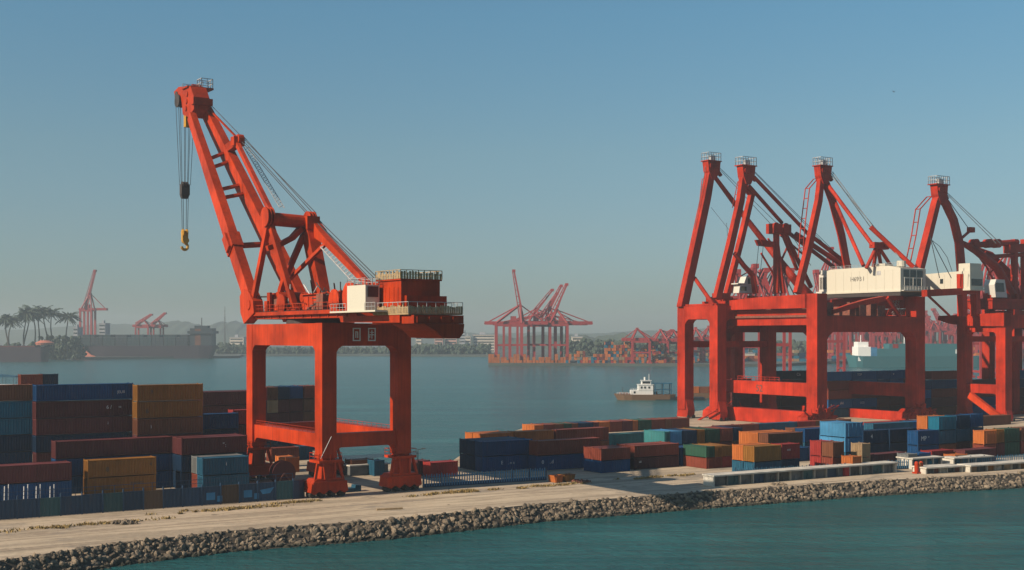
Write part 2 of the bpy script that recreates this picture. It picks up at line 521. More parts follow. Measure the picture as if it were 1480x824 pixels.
# ------------------------------------------------------------------ the big luffing crane
D35 = R(35)
A = Frame(465.5, 175.5, D35)
CM, DK = M['crane'], M['dark']
big = A.root('luffing_crane')
tag(big, 'orange red portal crane with long raised boom and hanging yellow hook, standing alone', 'crane', 'harbour cranes')
UW, VW, LG = 14.6, 27.0, 2.3
def filleted(a0, a1, z0, z1, f=1.6, lo=True):
    """beam outline between two legs, deepened towards both ends"""
    return [(a0, z0 - f), (a0 + .35*f, z0 - .45*f), (a0 + f, z0), (a1 - f, z0), (a1 - .35*f, z0 - .45*f), (a1, z0 - f), (a1, z1), (a0, z1)]
def bogie_for(root, uc, vc, z1, half, mat, nw=4, wide=2.6):
    """travelling gear under one leg: neck, collar, balance beam and wheels along u"""
    mb = MB()
    mb.arc_beam([(uc,vc,z1), (uc,vc,z1*.8), (uc,vc,z1*.42)], [2.1,1.7,2.3], [2.1,1.7,2.3])
    mb.box(uc-half*.62, uc+half*.62, vc-wide*.62, vc+wide*.62, z1*.84, z1*.90)
    for s in (-1, 1):
        mb.beam((uc+s*half*.55, vc-wide*.3, z1*.84), (uc+s*half*.75, vc-wide*.4, z1*.42), .35, .35)
        mb.beam((uc+s*half*.3, vc-wide*.45, z1*.84), (uc+s*half*.25, vc-wide*.55, z1*.45), .28, .28)
    prof = [(uc-half, .85), (uc-half*.93, z1*.36), (uc-half*.7, z1*.46), (uc+half*.7, z1*.46), (uc+half*.93, z1*.36), (uc+half, .85),
            (uc+half*.78, .55), (uc+half*.55, 1.0), (uc+half*.3, .55), (uc, 1.15), (uc-half*.3, .55), (uc-half*.55, 1.0), (uc-half*.78, .55)]
    mb.prism(prof, 1, vc-wide/2, vc+wide/2)
    for s in (-1, 1):
        mb.beam((uc-half*.9, vc+s*(wide/2+.12), z1*.37), (uc+half*.9, vc+s*(wide/2+.12), z1*.37), .22, .3)
    b = mb.build('bogie', mat, root)
    for k in range(nw):
        x = uc - half*.8 + 1.6*half*k/(nw-1)
        MB().disc((x, vc, .46), 1, .45, wide*.55, 14).build('wheel', M['wheel'], b)
    wk = MB(); zz = z1*.90
    wk.rail([(uc-half*.6,vc-wide*.6,zz),(uc+half*.6,vc-wide*.6,zz),(uc+half*.6,vc+wide*.6,zz),(uc-half*.6,vc+wide*.6,zz)], 1.0, .045, 1.2, True)
    wk.build('railing', mat, b)
    return b
for (u, v) in ((0,0), (0,VW-LG), (UW-LG,0), (UW-LG,VW-LG)):
    mb = MB(); mb.box(u, u+LG, v, v+LG, 5.6, 24.9)
    mb.prism([(u+.5,5.7),(u,6.6),(u+LG,6.6),(u+LG-.5,5.7)], 1, v+.03, v+LG-.03)
    for k in range(7):                                   # weld seams of the plate sections
        z = 8.2 + k*2.5; mb.box(u-.02, u+LG+.02, v-.02, v+LG+.02, z, z+.05)
    mb.build('leg', CM, big)
    bogie_for(big, u+LG/2, v+LG/2, 5.9, 2.95, CM)
for v in (0, VW-LG):
    MB().prism(filleted(LG, UW-LG, 21.6, 24.86, .9), 1, v+.04, v+LG-.04).build('portal_beam', CM, big)
    MB().prism(filleted(LG, UW-LG, 7.0, 9.0, .8), 1, v+.35, v+LG-.35).build('tie_beam', CM, big)
for u in (0, UW-LG):
    MB().prism(filleted(LG, VW-LG, 21.6, 24.86, .9), 0, u+.04, u+LG-.04).build('portal_beam', CM, big)
    mb = MB(); mb.prism(filleted(LG, VW-LG, 7.0, 9.0, .9), 0, u+.35, u+LG-.35)
    b = mb.build('tie_beam', CM, big)
    MB().rail([(u+.5, LG+.5, 9.0), (u+.5, VW-LG-.5, 9.0)], .7, .035, 1.5).build('railing', CM, b)
# slim stay beside the corner leg, ladder on the outer leg
mb = MB(); mb.tube((1.4,-.15,8.7),(-.3,-.15,5.6),.05); mb.build('stay_rod', M['railing'], big)
# two framed emblems on the shaded beam
for px, k in ((515.5, 0), (537.5, 1)):
    c = A.pv(px, 483.5, 0)
    f = MB(); w, h = .62, .95
    for x0, x1, z0, z1 in ((-w,w,h-.16,h),(-w,w,-h,-h+.16),(-w,-w+.16,-h+.16,h-.16),(w-.16,w,-h+.16,h-.16)):
        f.box(c.x+x0, c.x+x1, -.03, .035, c.z+z0, c.z+z1)
    if k == 0:
        f.box(c.x-.2,c.x-.06,-.03,.035,c.z-.5,c.z+.45); f.box(c.x-.06,c.x+.2,-.03,.035,c.z+.32,c.z+.45); f.box(c.x+.1,c.x+.24,-.03,.035,c.z-.5,c.z+.32); 
    else:
        f.box(c.x-.06,c.x+.06,-.03,.035,c.z-.6,c.z+.6); f.box(c.x-.4,c.x+.4,-.028,.033,c.z-.1,c.z+.02); f.box(c.x-.3,c.x+.35,-.028,.033,c.z+.25,c.z+.35); f.box(c.x-.4,c.x-.28,-.028,.033,c.z-.5,c.z-.15)
    f.build('emblem', M['mark'], big)
# slewing ring and deck
MB().tube((6.4,13.5,24.9),(6.4,13.5,26.0),5.2,n=36).build('slewing_ring', DK, big)
dk = MB()
dk.prism([(-20.5,24.75),(-4,24.95),(-3.6,25.6),(27.3,25.7),(27.3,26.7),(-8,26.7),(-9,25.75),(-20.5,25.75)], 0, .9, 10.2)
dk.box(.3,.9,-8,27,26.2,26.75); dk.box(10.2,10.8,-8,27,26.2,26.75)
for k in range(12):
    v = -6 + k*2.8; dk.box(.75,.9,v,v+.18,25.75,26.2)
dk.build('deck', CM, big)
cw = MB()
cw.box(1.2,8.7,-23.6,-12.6,24.62,25.7)
cw.prism([(2.6,24.6),(4.4,23.7),(5.4,22.8),(8.0,22.7),(8.6,23.4),(8.75,24.6)],1,-23.7,-15.5)
for k in range(4):
    cw.box(1.6+k*1.8, 2.9+k*1.8, -23.75, -23.61, 24.75, 25.5)
cw.build('counterweight', CM, big)
pf = MB(); pf.box(.8,9.0,-22.9,-13.6,25.78,25.97)
for k in range(24):
    pf.box(.82+k*.34,.82+k*.34+.27,-22.96,-22.9,25.97,26.85+rnd.uniform(-.1,.15))
for k in range(24):
    pf.box(.76,.82,-22.8+k*.38,-22.8+k*.38+.28,25.97,26.85+rnd.uniform(-.1,.2))
pfo = pf.build('tail_platform', M['wood'], big)
MB().rail([(.8,-13.6,25.95),(.8,-22.9,25.95),(9.0,-22.9,25.95),(9.0,-13.6,25.95)], 1.45, .05, 1.3).build('railing', M['railing'], pfo)
mb = MB()
for k in range(7):
    x = 2+rnd.uniform(0,6.5); y=-21.5+rnd.uniform(0,6); h=rnd.uniform(.5,1.5)
    mb.box(x,x+rnd.uniform(.4,1.2),y,y+rnd.uniform(.4,1),25.98,25.98+h)
mb.build('winch_gear', M['white'], pfo)
# machinery house with railed roof
hs = MB(); hs.box(1.7,7.6,-19.5,-13.2,25.78,30.3); hs.box(1.5,7.8,-19.7,-13.0,30.3,30.5); hs.box(2.2,8.3,-20.1,-19.5,25.98,28.3)
for k in range(5): hs.box(1.66,1.7,-18.9+k*1.2,-18.3+k*1.2,27.4,29.4)
h0 = hs.build('machinery_house', CM, big)
rf = MB()
rf.rail([(1.5,-19.7,30.5),(7.8,-19.7,30.5),(7.8,-13,30.5),(1.5,-13,30.5)], 1.15, .06, .9, True)
for k in range(15): rf.box(1.52+k*.42,1.52+k*.42+.3,-19.74,-19.7,30.5,31.35+rnd.uniform(-.15,.2))
for k in range(15): rf.box(1.46,1.5,-19.6+k*.44,-19.6+k*.44+.3,30.5,31.35+rnd.uniform(-.15,.2))
rf.build('roof_railing', M['wood'], h0)
# white operator cab on the sunny side
cb = MB(); cb.box(-.9,1.2,-14.6,-9.4,26.42,29.8); cb.box(-1.1,1.3,-17.6,-4.6,26.2,26.42); cb.box(1.3,1.69,-15,-13.5,26.2,26.4)
c0 = cb.build('operator_cab', M['cream'], big)
w = MB(); w.box(-.6,1.0,-14.66,-14.6,28.2,29.6); w.build('window', M['glass'], c0)
r_ = MB(); r_.rail([(-.9,-14.6,29.8),(1.2,-14.6,29.8),(1.2,-9.4,29.8),(-.9,-9.4,29.8)], .9,.045,.9,True); r_.rail([(-1.05,-17.5,26.42),(-1.05,-14.7,26.42)],1.0,.04,.8); r_.rail([(-1.05,-9.3,26.42),(-1.05,-4.7,26.42)],1.0,.04,.8); r_.build('railing', M['railing'], c0)
# hoist drums on the deck
for v, r in ((-6.5,1.75), (-1.8,1.3), (16,1.2)):
    dm = MB(); dm.tube((1.2,v,26.75+r),(8.8,v,26.75+r),r,n=20)
    for u in (1.0, 4.8, 8.9): dm.disc((u,v,26.75+r),0,r+.32,.22,20)
    dm.build('hoist_drum', CM, big)
mh = MB(); mh.box(2.6,8.6,1.5,11.5,26.72,29.2); mh.box(2.2,9.0,1.2,11.8,29.2,29.35); mh.box(2.4,8.2,17.2,24.5,26.72,28.9); mh.box(3,7,12.2,16.8,26.72,28.0)
mh.tube((2.6,21,28.9),(8.2,21,28.9),1.1,n=16)
for k in range(6): mh.box(2.5,2.6,2.2+k*1.5,2.9+k*1.5,27.0,28.9); mh.box(3.1+k*.9,3.5+k*.9,1.4,1.5,27.0,28.8)
mh.build('winch_house', CM, big)
mg = MB()
for k in range(60):
    u=rnd.uniform(1.2,9.2); v=rnd.uniform(1,24); s=rnd.uniform(.4,1.6); h=rnd.uniform(.5,2.6)
    mg.box(u,u+s,v,v+rnd.uniform(.5,2.2),26.7+.003*k,26.7+h)
for k in range(14):
    v=rnd.uniform(1,24); u=rnd.uniform(1.2,9); mg.tube((u,v,26.75),(u+rnd.uniform(-1,1),v+rnd.uniform(-3,3),28+rnd.uniform(0,2)),.09)
mg.build('deck_machinery', M['rust'], big)
for nm, mt, n_, sd in (('gearbox', 'crane', 46, 3), ('pipework', 'dark', 60, 4), ('pipework', 'railing', 26, 5)):
    q_ = random.Random(sd); mb = MB()
    for k in range(n_):
        u = q_.uniform(.95, 9.4); v = q_.uniform(-3, 25.5); z = 26.7 + q_.uniform(0, 2.6)
        if nm == 'gearbox':
            if k % 3: mb.box(u, u+q_.uniform(.3,1.1), v, v+q_.uniform(.3,1.3), 26.72, z+.6)
            else: mb.tube((u, v, z), (u+q_.uniform(.6,1.6), v, z), q_.uniform(.3,.8), n=12)
        else:
            w_ = Vector((q_.choice((0,0,1.5,-1.5)), q_.choice((0,2.4,-2.4)), q_.choice((0,0,1.8))))
            if w_.length < .1: w_ = Vector((0,0,2.2))
            mb.tube((u,v,z), Vector((u,v,z))+w_, q_.uniform(.05,.13), n=6)
    if nm == 'gearbox': mb.box(1.0, 9.6, -3, 25.6, 26.70, 26.76)
    else: mb.box(.96, 1.06, -3, 25.6, 26.74, 26.9)
    mb.build(nm, M[mt], big)
mg = MB()
mg.rail([(.5,-3.8,26.75),(.5,25,26.75)],1.1,.045,1.5); mg.rail([(10.5,-7,26.75),(10.5,25,26.75)],1.1,.045,1.5)
mg.build('railing', CM, big)
# A-frame
P = A.pv
AT = 20.0
TL = A.pv(388, 316, AT); TR = A.pv(449, 322, AT)
fr = MB()
fr.tube(TL+Vector((-.4,0,0)), TR+Vector((.5,0,0)), 1.05, n=14)
for q in (TL, TR):
    for dx in (-.6, -.1, .4): fr.disc(q+Vector((dx,0,.25)),0,1.55,.16,18)
fr.box(TR.x-1.4,TR.x+.8,AT-1.7,AT+1.2,TR.z-1.2,TR.z+.9)
fr.build('cross_beam', CM, big)
def limb(name, p, q, w, h, w2=None, h2=None, side=(1,0,0), root=None, mat=None):
    return MB().beam(p, q, w, h, w2, h2, side).build(name, mat or CM, root or big)
limb('mast_leg', TR+Vector((-.3,0,-.6)), Vector((7.2,12.6,25.2)), 2.0, 2.2, 1.5, 2.4)
limb('mast_leg', TL+Vector((.3,0,-.6)), Vector((2.0,12.6,26.3)), .8, .9, .8, .9)
limb('mast_brace', TL+Vector((0,0,-.8)), Vector((.7,26.2,28.0)), .75, .9)
limb('mast_brace', TR+Vector((-1.2,0,-2.0)), A.pu(412,402,3.4), .8, .9)
MB().arc_beam([A.pu(412,400,3.4), A.pu(406,420,3.4), A.pu(406,440,3.4), A.pu(414,462,3.4)], .75, [.9,1.0,1.1,1.2]).build('mast_brace', CM, big)
MB().arc_beam([P(386,359,AT), P(405,353,AT), P(422,344,AT), P(434,331,AT)], .8, [.8,1.1,1.3,1.6]).build('knee_brace', CM, big)
limb('mast_brace', A.pu(474,349,7.5), A.pu(418,404,4.5), .5, .55)
# back stay
bs0 = A.pu(463,338,8.2); bs1 = A.pu(534,413,5.0)
kn = bs0.lerp(bs1,.14)
MB().arc_beam([TR+Vector((.4,-.5,0)), bs0, kn, bs1], [1.2,1.5,1.1,.8], [1.2,1.7,1.1,.8]).build('back_stay', CM, big)
lt = MB(); off = Vector((-1.0,0,-1.1))
a0 = kn+off; a1 = bs1+off
lt.tube(a0,a1,.1)
for k in range(17):
    t=k/17; lt.tube(kn.lerp(bs1,t), a0.lerp(a1,min(1,t+.03)), .05); lt.tube(a0.lerp(a1,t), kn.lerp(bs1,min(1,t+.06)), .05)
lt.build('lattice_ladder', M['railing'], big)
# boom
PL, PR = Vector((.9,26,27.6)), Vector((9.5,26,27.6))
HL, HR = A.pu(277,168,3.6), A.pu(293,150,6.6)
pvx = MB()
for u, pxs in ((.9, (357,366,378,372)), (9.5, None)):
    pvx.prism([(24.2,26.7),(28.2,25.0),(29.6,26.8),(29.9,29.4),(28.8,30.6),(26.4,30.2),(24.6,28.6)], 0, u-.85, u+.85)
    pvx.disc((u,26.3,28.0),0,.8,2.0,14)
pvx.build('boom_foot', CM, big)
bl = MB().arc_beam([PL, PL.lerp(HL,.18), PL.lerp(HL,.6), HL], [1.5,1.55,1.45,1.15], [2.3,2.5,2.3,1.8])
cp = PL.lerp(HL,.30); dirL=(HL-PL).normalized()
bl.beam(cp-dirL*1.7, cp+dirL*1.7, 2.0, 2.9); bl.beam(cp-dirL*1.4+Vector((-1.15,0,0)), cp+dirL*1.9+Vector((-1.15,0,0)), .5, 1.6)
bl.build('boom_chord', CM, big)
br = MB().arc_beam([PR, PR.lerp(HR,.2), PR.lerp(HR,.6), HR], [1.6,1.7,1.6,1.3], [3.0,3.3,3.0,2.2])
br.build('boom_chord', CM, big)
for y in (236, 249, 282, 294, 361):
    t = (440 - y) / (440 - 168)
    limb('boom_rung', PL.lerp(HL,t*.985+.005), PR.lerp(HR,t*.985), .45, .55 if y < 300 else 1.0)
# small stay bracket on the boom, with the struts down to the A-frame
bk = A.pu(345, 204, 7.2); rb = PR.lerp(HR,.745)
g = MB(); g.beam(rb, bk, 1.2, 1.5); g.box(bk.x-1.2,bk.x+.8,bk.y-.8,bk.y+.8,bk.z-.9,bk.z+.7); g.disc(bk+Vector((0,-.6,.3)),0,.8,1.0)
g.build('stay_bracket', CM, big)
limb('boom_strut', bk+Vector((-.3,0,-.4)), TL+Vector((.8,0,.4)), .7, .8)
limb('boom_strut', HR+Vector((.2,-1,-.5)), bk+Vector((0,0,.3)), .28, .3)
# head
prof = [A.pu(x,y,4.0) for x,y in ((255,133),(262,126),(279,125),(284,140),(284,158),(276,170),(268,166),(266,146),(257,143))]
hd = MB().prism([(p.y,p.z) for p in prof], 0, 3.5, 6.5)
hd.box(3.2,6.9,prof[3].y-.6,prof[3].y+.7,prof[3].z-1.4,prof[3].z-.2)
for k in range(3): hd.disc((3.42,prof[5].y+1.2-k*.3,prof[5].z+1.8+k*1.3),0,.5,.2,12)
hd.beam(A.pu(293,152,6.2), A.pu(282,130,6.2), 1.9, 2.4)
q = A.pu(283,128,5.4); hd.box(q.x-2.2,q.x+2.9,q.y-1.5,q.y+1.4,q.z-.2,q.z+.12)
hd.build('boom_head', CM, big)
sv = MB()
s0 = A.pu(263,146,4.0)
for k in range(6): sv.disc((3.2+k*.75,s0.y+.3,s0.z),0,1.25,.2,18)
sv.disc((3.6,s0.y+1.5,s0.z+1.2),0,.8,.4,16)
sv.build('sheave', DK, big)
hr = MB(); q0 = q+Vector((.6,-1.3,.12)); hr.rail([q0,q0+Vector((2.2,0,0)),q0+Vector((2.2,2.2,0)),q0+Vector((0,2.2,0))],1.7,.08,.8,True)
hr.rail([q+Vector((-2.1,1.2,.12)), q+Vector((.4,1.2,.12))],.7,.06,.8)
hr.build('railing', M['railing'], big)
MB().box(s0.x+.4,s0.x+1.7,s0.y-.9,s0.y+.2,s0.z-4.9,s0.z-2.2).build('limit_switch', M['yellow'], big)
# hoist ropes, block and hook
hk = A.pu(267, 346, 4.6); hb = A.pu(267, 275, 4.6)
for du, dv in ((-1.6,.5),(-1.15,.2),(-.7,.5),(-.2,-.4),(.3,.3),(.8,-.4),(1.3,.2),(1.8,-.5)):
    MB().tube((hk.x+du, hk.y+dv, s0.z+.4),(hk.x+du*.55, hk.y+dv*.6, hb.z+1),.05,n=5).build('hoist_rope', M['rope'], big)
bk2 = MB(); bk2.box(hb.x-.8,hb.x+.8,hb.y-.55,hb.y+.55,hb.z-.9,hb.z+1.1)
for dx in (-.45,0,.45): bk2.disc((hb.x+dx,hb.y,hb.z+.9),0,.72,.2,14)
bk2.prism([(hb.x-.6,hb.z-1.6),(hb.x+.5,hb.z-1.6),(hb.x+.85,hb.z-.8),(hb.x-.85,hb.z-.8)],1,hb.y-.4,hb.y+.4)
bk2.build('upper_block', DK, big)
for du in (-.62,-.3,.35,.7):
    MB().tube((hk.x+du, hk.y, hb.z-1.2),(hk.x+du*.8, hk.y, hk.z+1.8),.055,n=5).build('hoist_rope', M['rope'], big)
ho = MB(); ho.box(hk.x-.55,hk.x+.55,hk.y-.4,hk.y+.4,hk.z-.2,hk.z+1.6); ho.disc((hk.x-.35,hk.y,hk.z+1.2),0,.75,.22,16); ho.disc((hk.x+.35,hk.y,hk.z+1.2),0,.75,.22,16); ho.disc((hk.x+.1,hk.y,hk.z-.2),1,.62,.9,14)
pts=[]
for k in range(11):
    t = math.pi*(.5 - 1.5*k/10); pts.append(Vector((hk.x+math.cos(t)*.6, hk.y, hk.z-1.35+math.sin(t)*.62)))
ho.tube((hk.x,hk.y,hk.z-.2),pts[0],.3); ho.path(pts,.27,8)
ho.build('hook', M['yellow'], big)
# luffing ropes
def ropes(pairs, r, root, mat=M['rope'], name='luffing_rope'):
    for p, q in pairs: MB().tube(p, q, r, n=5).build(name, mat, root)
hh = A.pu(453, 316, 9.0)
ropes([(bk+Vector((0,0,.5)), hh+Vector((-.4,0,0))), (bk+Vector((.5,0,.5)), hh), (bk+Vector((.9,0,.9)), hh+Vector((.3,0,.5))),
       (HR+Vector((.3,-.5,.8)), hh+Vector((.5,0,.9))), (hh, A.pu(541,402,6)), (hh+Vector((.3,0,.4)), A.pu(546,402,7)), (hh+Vector((-.3,0,.3)), A.pu(536,404,5))], .075, big)
# slim lattice walkway hanging under the ropes
wl = MB(); p0 = A.pu(352,212,7.4); p1 = A.pu(404,300,7.8)
for k in range(22):
    t=k/22; a=p0.lerp(p1,t); b_=p0.lerp(p1,(k+1)/22); sag=Vector((.9,0,.0))
    wl.tube(a,b_,.06,n=4); wl.tube(a+sag,b_+sag,.06,n=4); wl.tube(a,b_+sag,.05,n=4); wl.tube(a+sag,b_,.05,n=4)
wl.build('lattice_walkway', M['railing'], big)

# ------------------------------------------------------------------ the quay cranes on the far side of the yard
CB = M['crane_b']
def strut(root, p, q, w, name='tie_bar', h=None, mat=None, w2=None, side=(1,0,0)):
    h = h or w
    if name in ('tie_bar', 'stay_rod', 'pylon_leg', 'tower_leg', 'arch_beam'):
        return MB().tube(p, q, w*.56, (w2 or w)*.56, 12).build(name, mat or CB, root, smooth=False)
    return MB().beam(p, q, w, h, w2, w2, side).build(name, mat or CB, root)
def bent_tube(pts, rad):
    mb = MB()
    for (a, b), (ra, rb) in zip(zip(pts, pts[1:]), zip(rad, rad[1:])):
        mb.tube(a, b, ra, rb, 14)
    for p, ra in list(zip(pts, rad))[1:-1]:
        mb.add([Vector(p) + Vector(v)*ra*.98 for v in ICO_V], ICO_F)
    return mb
def mast_head(root, p, rail_w=4.0, mat=None):
    """crown of a mast: gusset block, sheaves, little railed platform"""
    mb = MB(); mat = mat or CB
    mb.prism([(p.x-1.9,p.z-1.2),(p.x-2.3,p.z+1.6),(p.x+2.5,p.z+1.6),(p.x+2.2,p.z-1.0),(p.x+.8,p.z-3.4),(p.x-.9,p.z-3.4)],1,p.y-1.2,p.y+1.2)
    mb.box(p.x-rail_w/2-.3,p.x+rail_w/2+.3,p.y-1.6,p.y+1.6,p.z+1.6,p.z+1.85)
    mb.prism([(p.x+1.6,p.z+.6),(p.x+4.0,p.z-1.9),(p.x+3.4,p.z-2.4),(p.x+1.2,p.z-.6)],1,p.y-.4,p.y+.4)
    for k in (-.9,.1,1.0): mb.disc((p.x+k,p.y-1.35,p.z+.3),1,.8,.3,12)
    h = mb.build('mast_head', mat, root)
    z = p.z + 1.85; a = rail_w/2
    r_ = MB(); r_.rail([(p.x-a,p.y-1.5,z),(p.x+a,p.y-1.5,z),(p.x+a,p.y+1.5,z),(p.x-a,p.y+1.5,z)],2.2,.09,.9,True,)
    r_.box(p.x-.6,p.x+.9,p.y-.7,p.y+.6,z,z+1.5)
    r_.build('railing', M['railing'], h)
    return h
def trap_ladder(root, pts, w=1.6, r=.16, step=2.6):
    """outrigger ladder bowing away from a mast leg"""
    mb = MB(); pts=[Vector(p) for p in pts]
    off = Vector((0,w,0))
    mb.path(pts, r, 5); mb.path([p+off for p in pts], r, 5)
    for a,b in zip(pts,pts[1:]):
        k=max(1,int((b-a).length/step))
        for i in range(k): q=a.lerp(b,i/k); mb.tube(q,q+off,r*.7,n=5)
    return mb.build('ladder', CB, root)
def clutter(root, uc, vc, z0, du, dv, dz, n, mat, name='travel_gear', seed=1):
    q = random.Random(seed); mb = MB()
    mb.prism([(uc-du,z0),(uc-du*.95,z0+dz*.25),(uc-du*.6,z0+dz*.4),(uc+du*.6,z0+dz*.4),(uc+du*.95,z0+dz*.25),(uc+du,z0),(uc+du*.5,z0-.2),(uc,z0+.5),(uc-du*.5,z0-.2)],1,vc-dv,vc+dv)
    for k in range(n):
        u=uc+q.gauss(0,du*.5); v=vc-dv*q.uniform(.9,1.15); h=q.uniform(.15,.7)*dz*(1.1-abs(u-uc)/du*.6); a=q.uniform(.25,.7)
        mb.box(u-a,u+a,v-a*.6,v+a*.6,z0+h-q.uniform(.4,1.2),z0+h)
    for k in range(n):
        u=uc+q.gauss(0,du*.55); v=vc-dv*1.1; w=uc+q.gauss(0,du*.6)
        mb.tube((u,v,z0+dz*q.uniform(.1,.4)),(w,v,z0+dz*q.uniform(.2,.75)),q.uniform(.08,.2),n=6)
    for k in range(3):
        u=uc+q.uniform(-du,du)*.7; mb.disc((u,vc-dv*1.1,z0+dz*.3),1,q.uniform(.5,.9),.4,12)
    o = mb.build(name, mat, root)
    for k in range(4):
        MB().disc((uc-du*.8+du*1.6*k/3, vc-dv*.6, .55),1,.55,.6,12).build('wheel', M['wheel'], o)
    return o
TH = R(33)

# --- crane with the long white machinery house
Q = Frame(1181, 311, TH)
qr = Q.root('quay_crane')
tag(qr, 'red orange quay crane under the long white machinery house, with two tie beams facing left', 'crane', 'harbour cranes')
qr['label'] = 'wide red portal crane carrying the longest white machinery house, numbered tie beam'
VL = Q.V(1029, 0); UR = Q.U(1337, 0); LG = 3.6
zt = Q.Z(457, 15, 0); zb = Q.Z(480, 15, 0); ztop = Q.Z(424, 0, 0)
for (u, v, top) in ((0,0,ztop), (0,VL-LG,Q.Z(424,0,VL)), (UR-LG,0,zt+5.5), (UR-LG,VL-LG,zt+5)):
    mb = MB(); mb.box(u,u+LG,v,v+LG,3.2,top)
    for k in range(6): z=6+k*4.2; mb.box(u-.02,u+LG+.02,v-.02,v+LG+.02,z,z+.07)
    mb.build('leg', CB, qr)
    clutter(qr, u+LG/2, v+LG/2, .9, 5.2, 2.0, 6.5, 16, CB, seed=int(u*3+v))
for v in (0, VL-LG):
    MB().prism(filleted(LG, UR-LG, zb, zt, 2.2), 1, v+.05, v+LG-.05).build('portal_beam', CB, qr)
for u in (0, UR-LG):
    z0, z1 = Q.Z(470,u,10), Q.Z(447,u,10)
    MB().prism(filleted(LG, VL-LG, z0, z1, 1.8), 0, u+1.6, u+LG-.05).build('portal_beam', CB, qr)
    z0, z1 = Q.Z(446,u,10), Q.Z(428,u,10)
    MB().prism([(LG,z0),(VL-LG,z0),(VL-LG,z1-.8),(VL*.5,z1),(LG,z1+.3)], 0, u-.4, u+LG-.1).build('deck_girder', CB, qr)
    for ya, yb in ((572,553),(614,594)):
        z0, z1 = Q.Z(ya,u,10), Q.Z(yb,u,10)
        b_ = MB().prism(filleted(LG, VL-LG, z0, z1, .7), 0, u+.3, u+LG-.7).build('tie_beam', CB, qr)
        if u == 0 and ya == 572:
            MB().rail([(.5,VL*.35,z1),(.5,VL*.75,z1)],1.2,.07,1.6).build('railing', CB, b_)
            vv = Q.V(1097, 0); text_mesh('52', 2.6, M['darkmark'], b_, (.28, vv+1.5, Q.Z(566,0,vv)), (R(90),0,R(-90)), 'number')
# white machinery house
hu, hv0, hv1 = UR*.76, 0.0, Q.V(1195, UR*.76)
hz0, hz1 = Q.Z(419, hu, 0), Q.Z(383, hu, 0); hw = Q.U(1338, 0) - hu
hs = MB()
hs.prism([(hv0,hz0),(hv1,hz0),(hv1,hz1-.5),(hv1-1.5,hz1-.15),(hv0+4,hz1),(hv0,hz1-.8)], 0, hu, hu+hw)
hs.box(hu-.35,hu+hw+.35,hv0-.3,hv1+.3,hz0-.45,hz0+.0)
for k in range(8): v=hv0+2.5+k*(hv1-3)/8; hs.box(hu-.06,hu+.02,v,v+.12,hz0,hz1-1)
hs.box(hu+1,hu+4,6,9,hz1-.1,hz1+.7); hs.tube((hu+3,2.2,hz1-.3),(hu+3,2.2,hz1+1.3),1.2,n=12); hs.tube((hu+4,hv1*.45,hz1-.3),(hu+4,hv1*.45,hz1+.7),.7,n=12); hs.box(hu+5,hu+8,12,16,hz1-.1,hz1+.5)
ho_ = hs.build('machinery_house', M['cream'], qr)
MB().box(hu-.12,hu+hw+.12,hv0-.1,hv1+.1,hz0-1.5,hz0-.5).build('floor_frame', DK, qr)
ed = MB(); ed.box(hu+.3,hu+4,hv1,hv1+3.2,hz0+.4,hz1-1.4); ed.box(hu-.3,hu+4.4,hv1,hv1+3.8,hz0-.2,hz0+.35); ed.tube((hu+1,hv1+1.8,hz1-1.4),(hu+1,hv1+1.8,hz1-.2),1.1,n=12)
edo = ed.build('end_cabin', M['white'], ho_)
g = MB()
for k in range(5): g.box(hu+.22,hu+.3,hv1+.35+k*.55,hv1+.35+k*.55+.3,hz0+1,hz1-2.2)
g.build('louvre', DK, edo)
g = MB()
for i in range(3):
    for j in range(2):
        a=hu+1.2+i*(hw-2)/3; z=hz0+1.2+j*2.3; g.box(a,a+(hw-2)/3-.5,hv0-.08,hv0-.02,z,z+1.9)
g.build('window', M['glass'], ho_)
g = MB()
for i in range(9): g.box(hu+.4+i*(hw-1)/8,hu+.5+i*(hw-1)/8,hv0-1.0,hv0-.9,hz0-.1,hz0+1.1+2.2*(i%3==0))
g.box(hu,hu+hw,hv0-1.1,hv0,hz0-.25,hz0-.05); g.box(hu,hu+hw,hv0-1.02,hv0-.94,hz0+1.05,hz0+1.15)
g.build('balcony', M['white'], ho_)
r_ = MB(); r_.rail([(hu+.3,hv0+1,hz1-.1),(hu+.3,hv1-1.2,hz1-.3)],.9,.05,1.6); r_.build('roof_railing', M['railing'], ho_)
vv = Q.V(1229, hu); text_mesh('H69B I', 1.75, M['darkmark'], ho_, (hu-.03, vv, Q.Z(407,hu,vv)), (R(90),0,R(-90)))
g = MB(); vv=Q.V(1270,hu); g.box(hu-.05,hu-.01,vv-.7,vv+.7,Q.Z(395,hu,vv)-.5,Q.Z(395,hu,vv)+.6); g.build('hatch', M['railing'], ho_)
# arch under the house, hanging net, hook gear
MB().arc_beam([Q.pv(1203,451,3.0),Q.pv(1225,444,3.0),Q.pv(1250,437,3.0),Q.pv(1275,432,3.0),Q.pv(1302,430,3.0)],[0.66,1.31,1.64,1.64,1.48],[1,1.4,1.5,1.4,1.2],(0,1,0)).build('arch_beam', CB, qr)
strut(qr, Q.pv(1282,430,2), Q.pv(1300,458,2), 1.0, 'arch_beam')
MB().arc_beam([Q.pv(1281,457,2),Q.pv(1284,449,2),Q.pv(1290,446,2),Q.pv(1296,452,2)],.5,.5,(0,1,0)).build('arch_beam', CB, qr)
nt_ = MB(); q0 = Q.pv(1291,432,5)
for k in range(12):
    for j in range(9):
        a=q0+Vector((k*.5,0,-j*.55)); nt_.tube(a,a+Vector((rnd.uniform(-.5,.5),.2,-.6)),.05,n=4); nt_.tube(a,a+Vector((.55,.2,rnd.uniform(-.4,.4))),.05,n=4)
nt_.build('safety_net', M['railing'], qr)
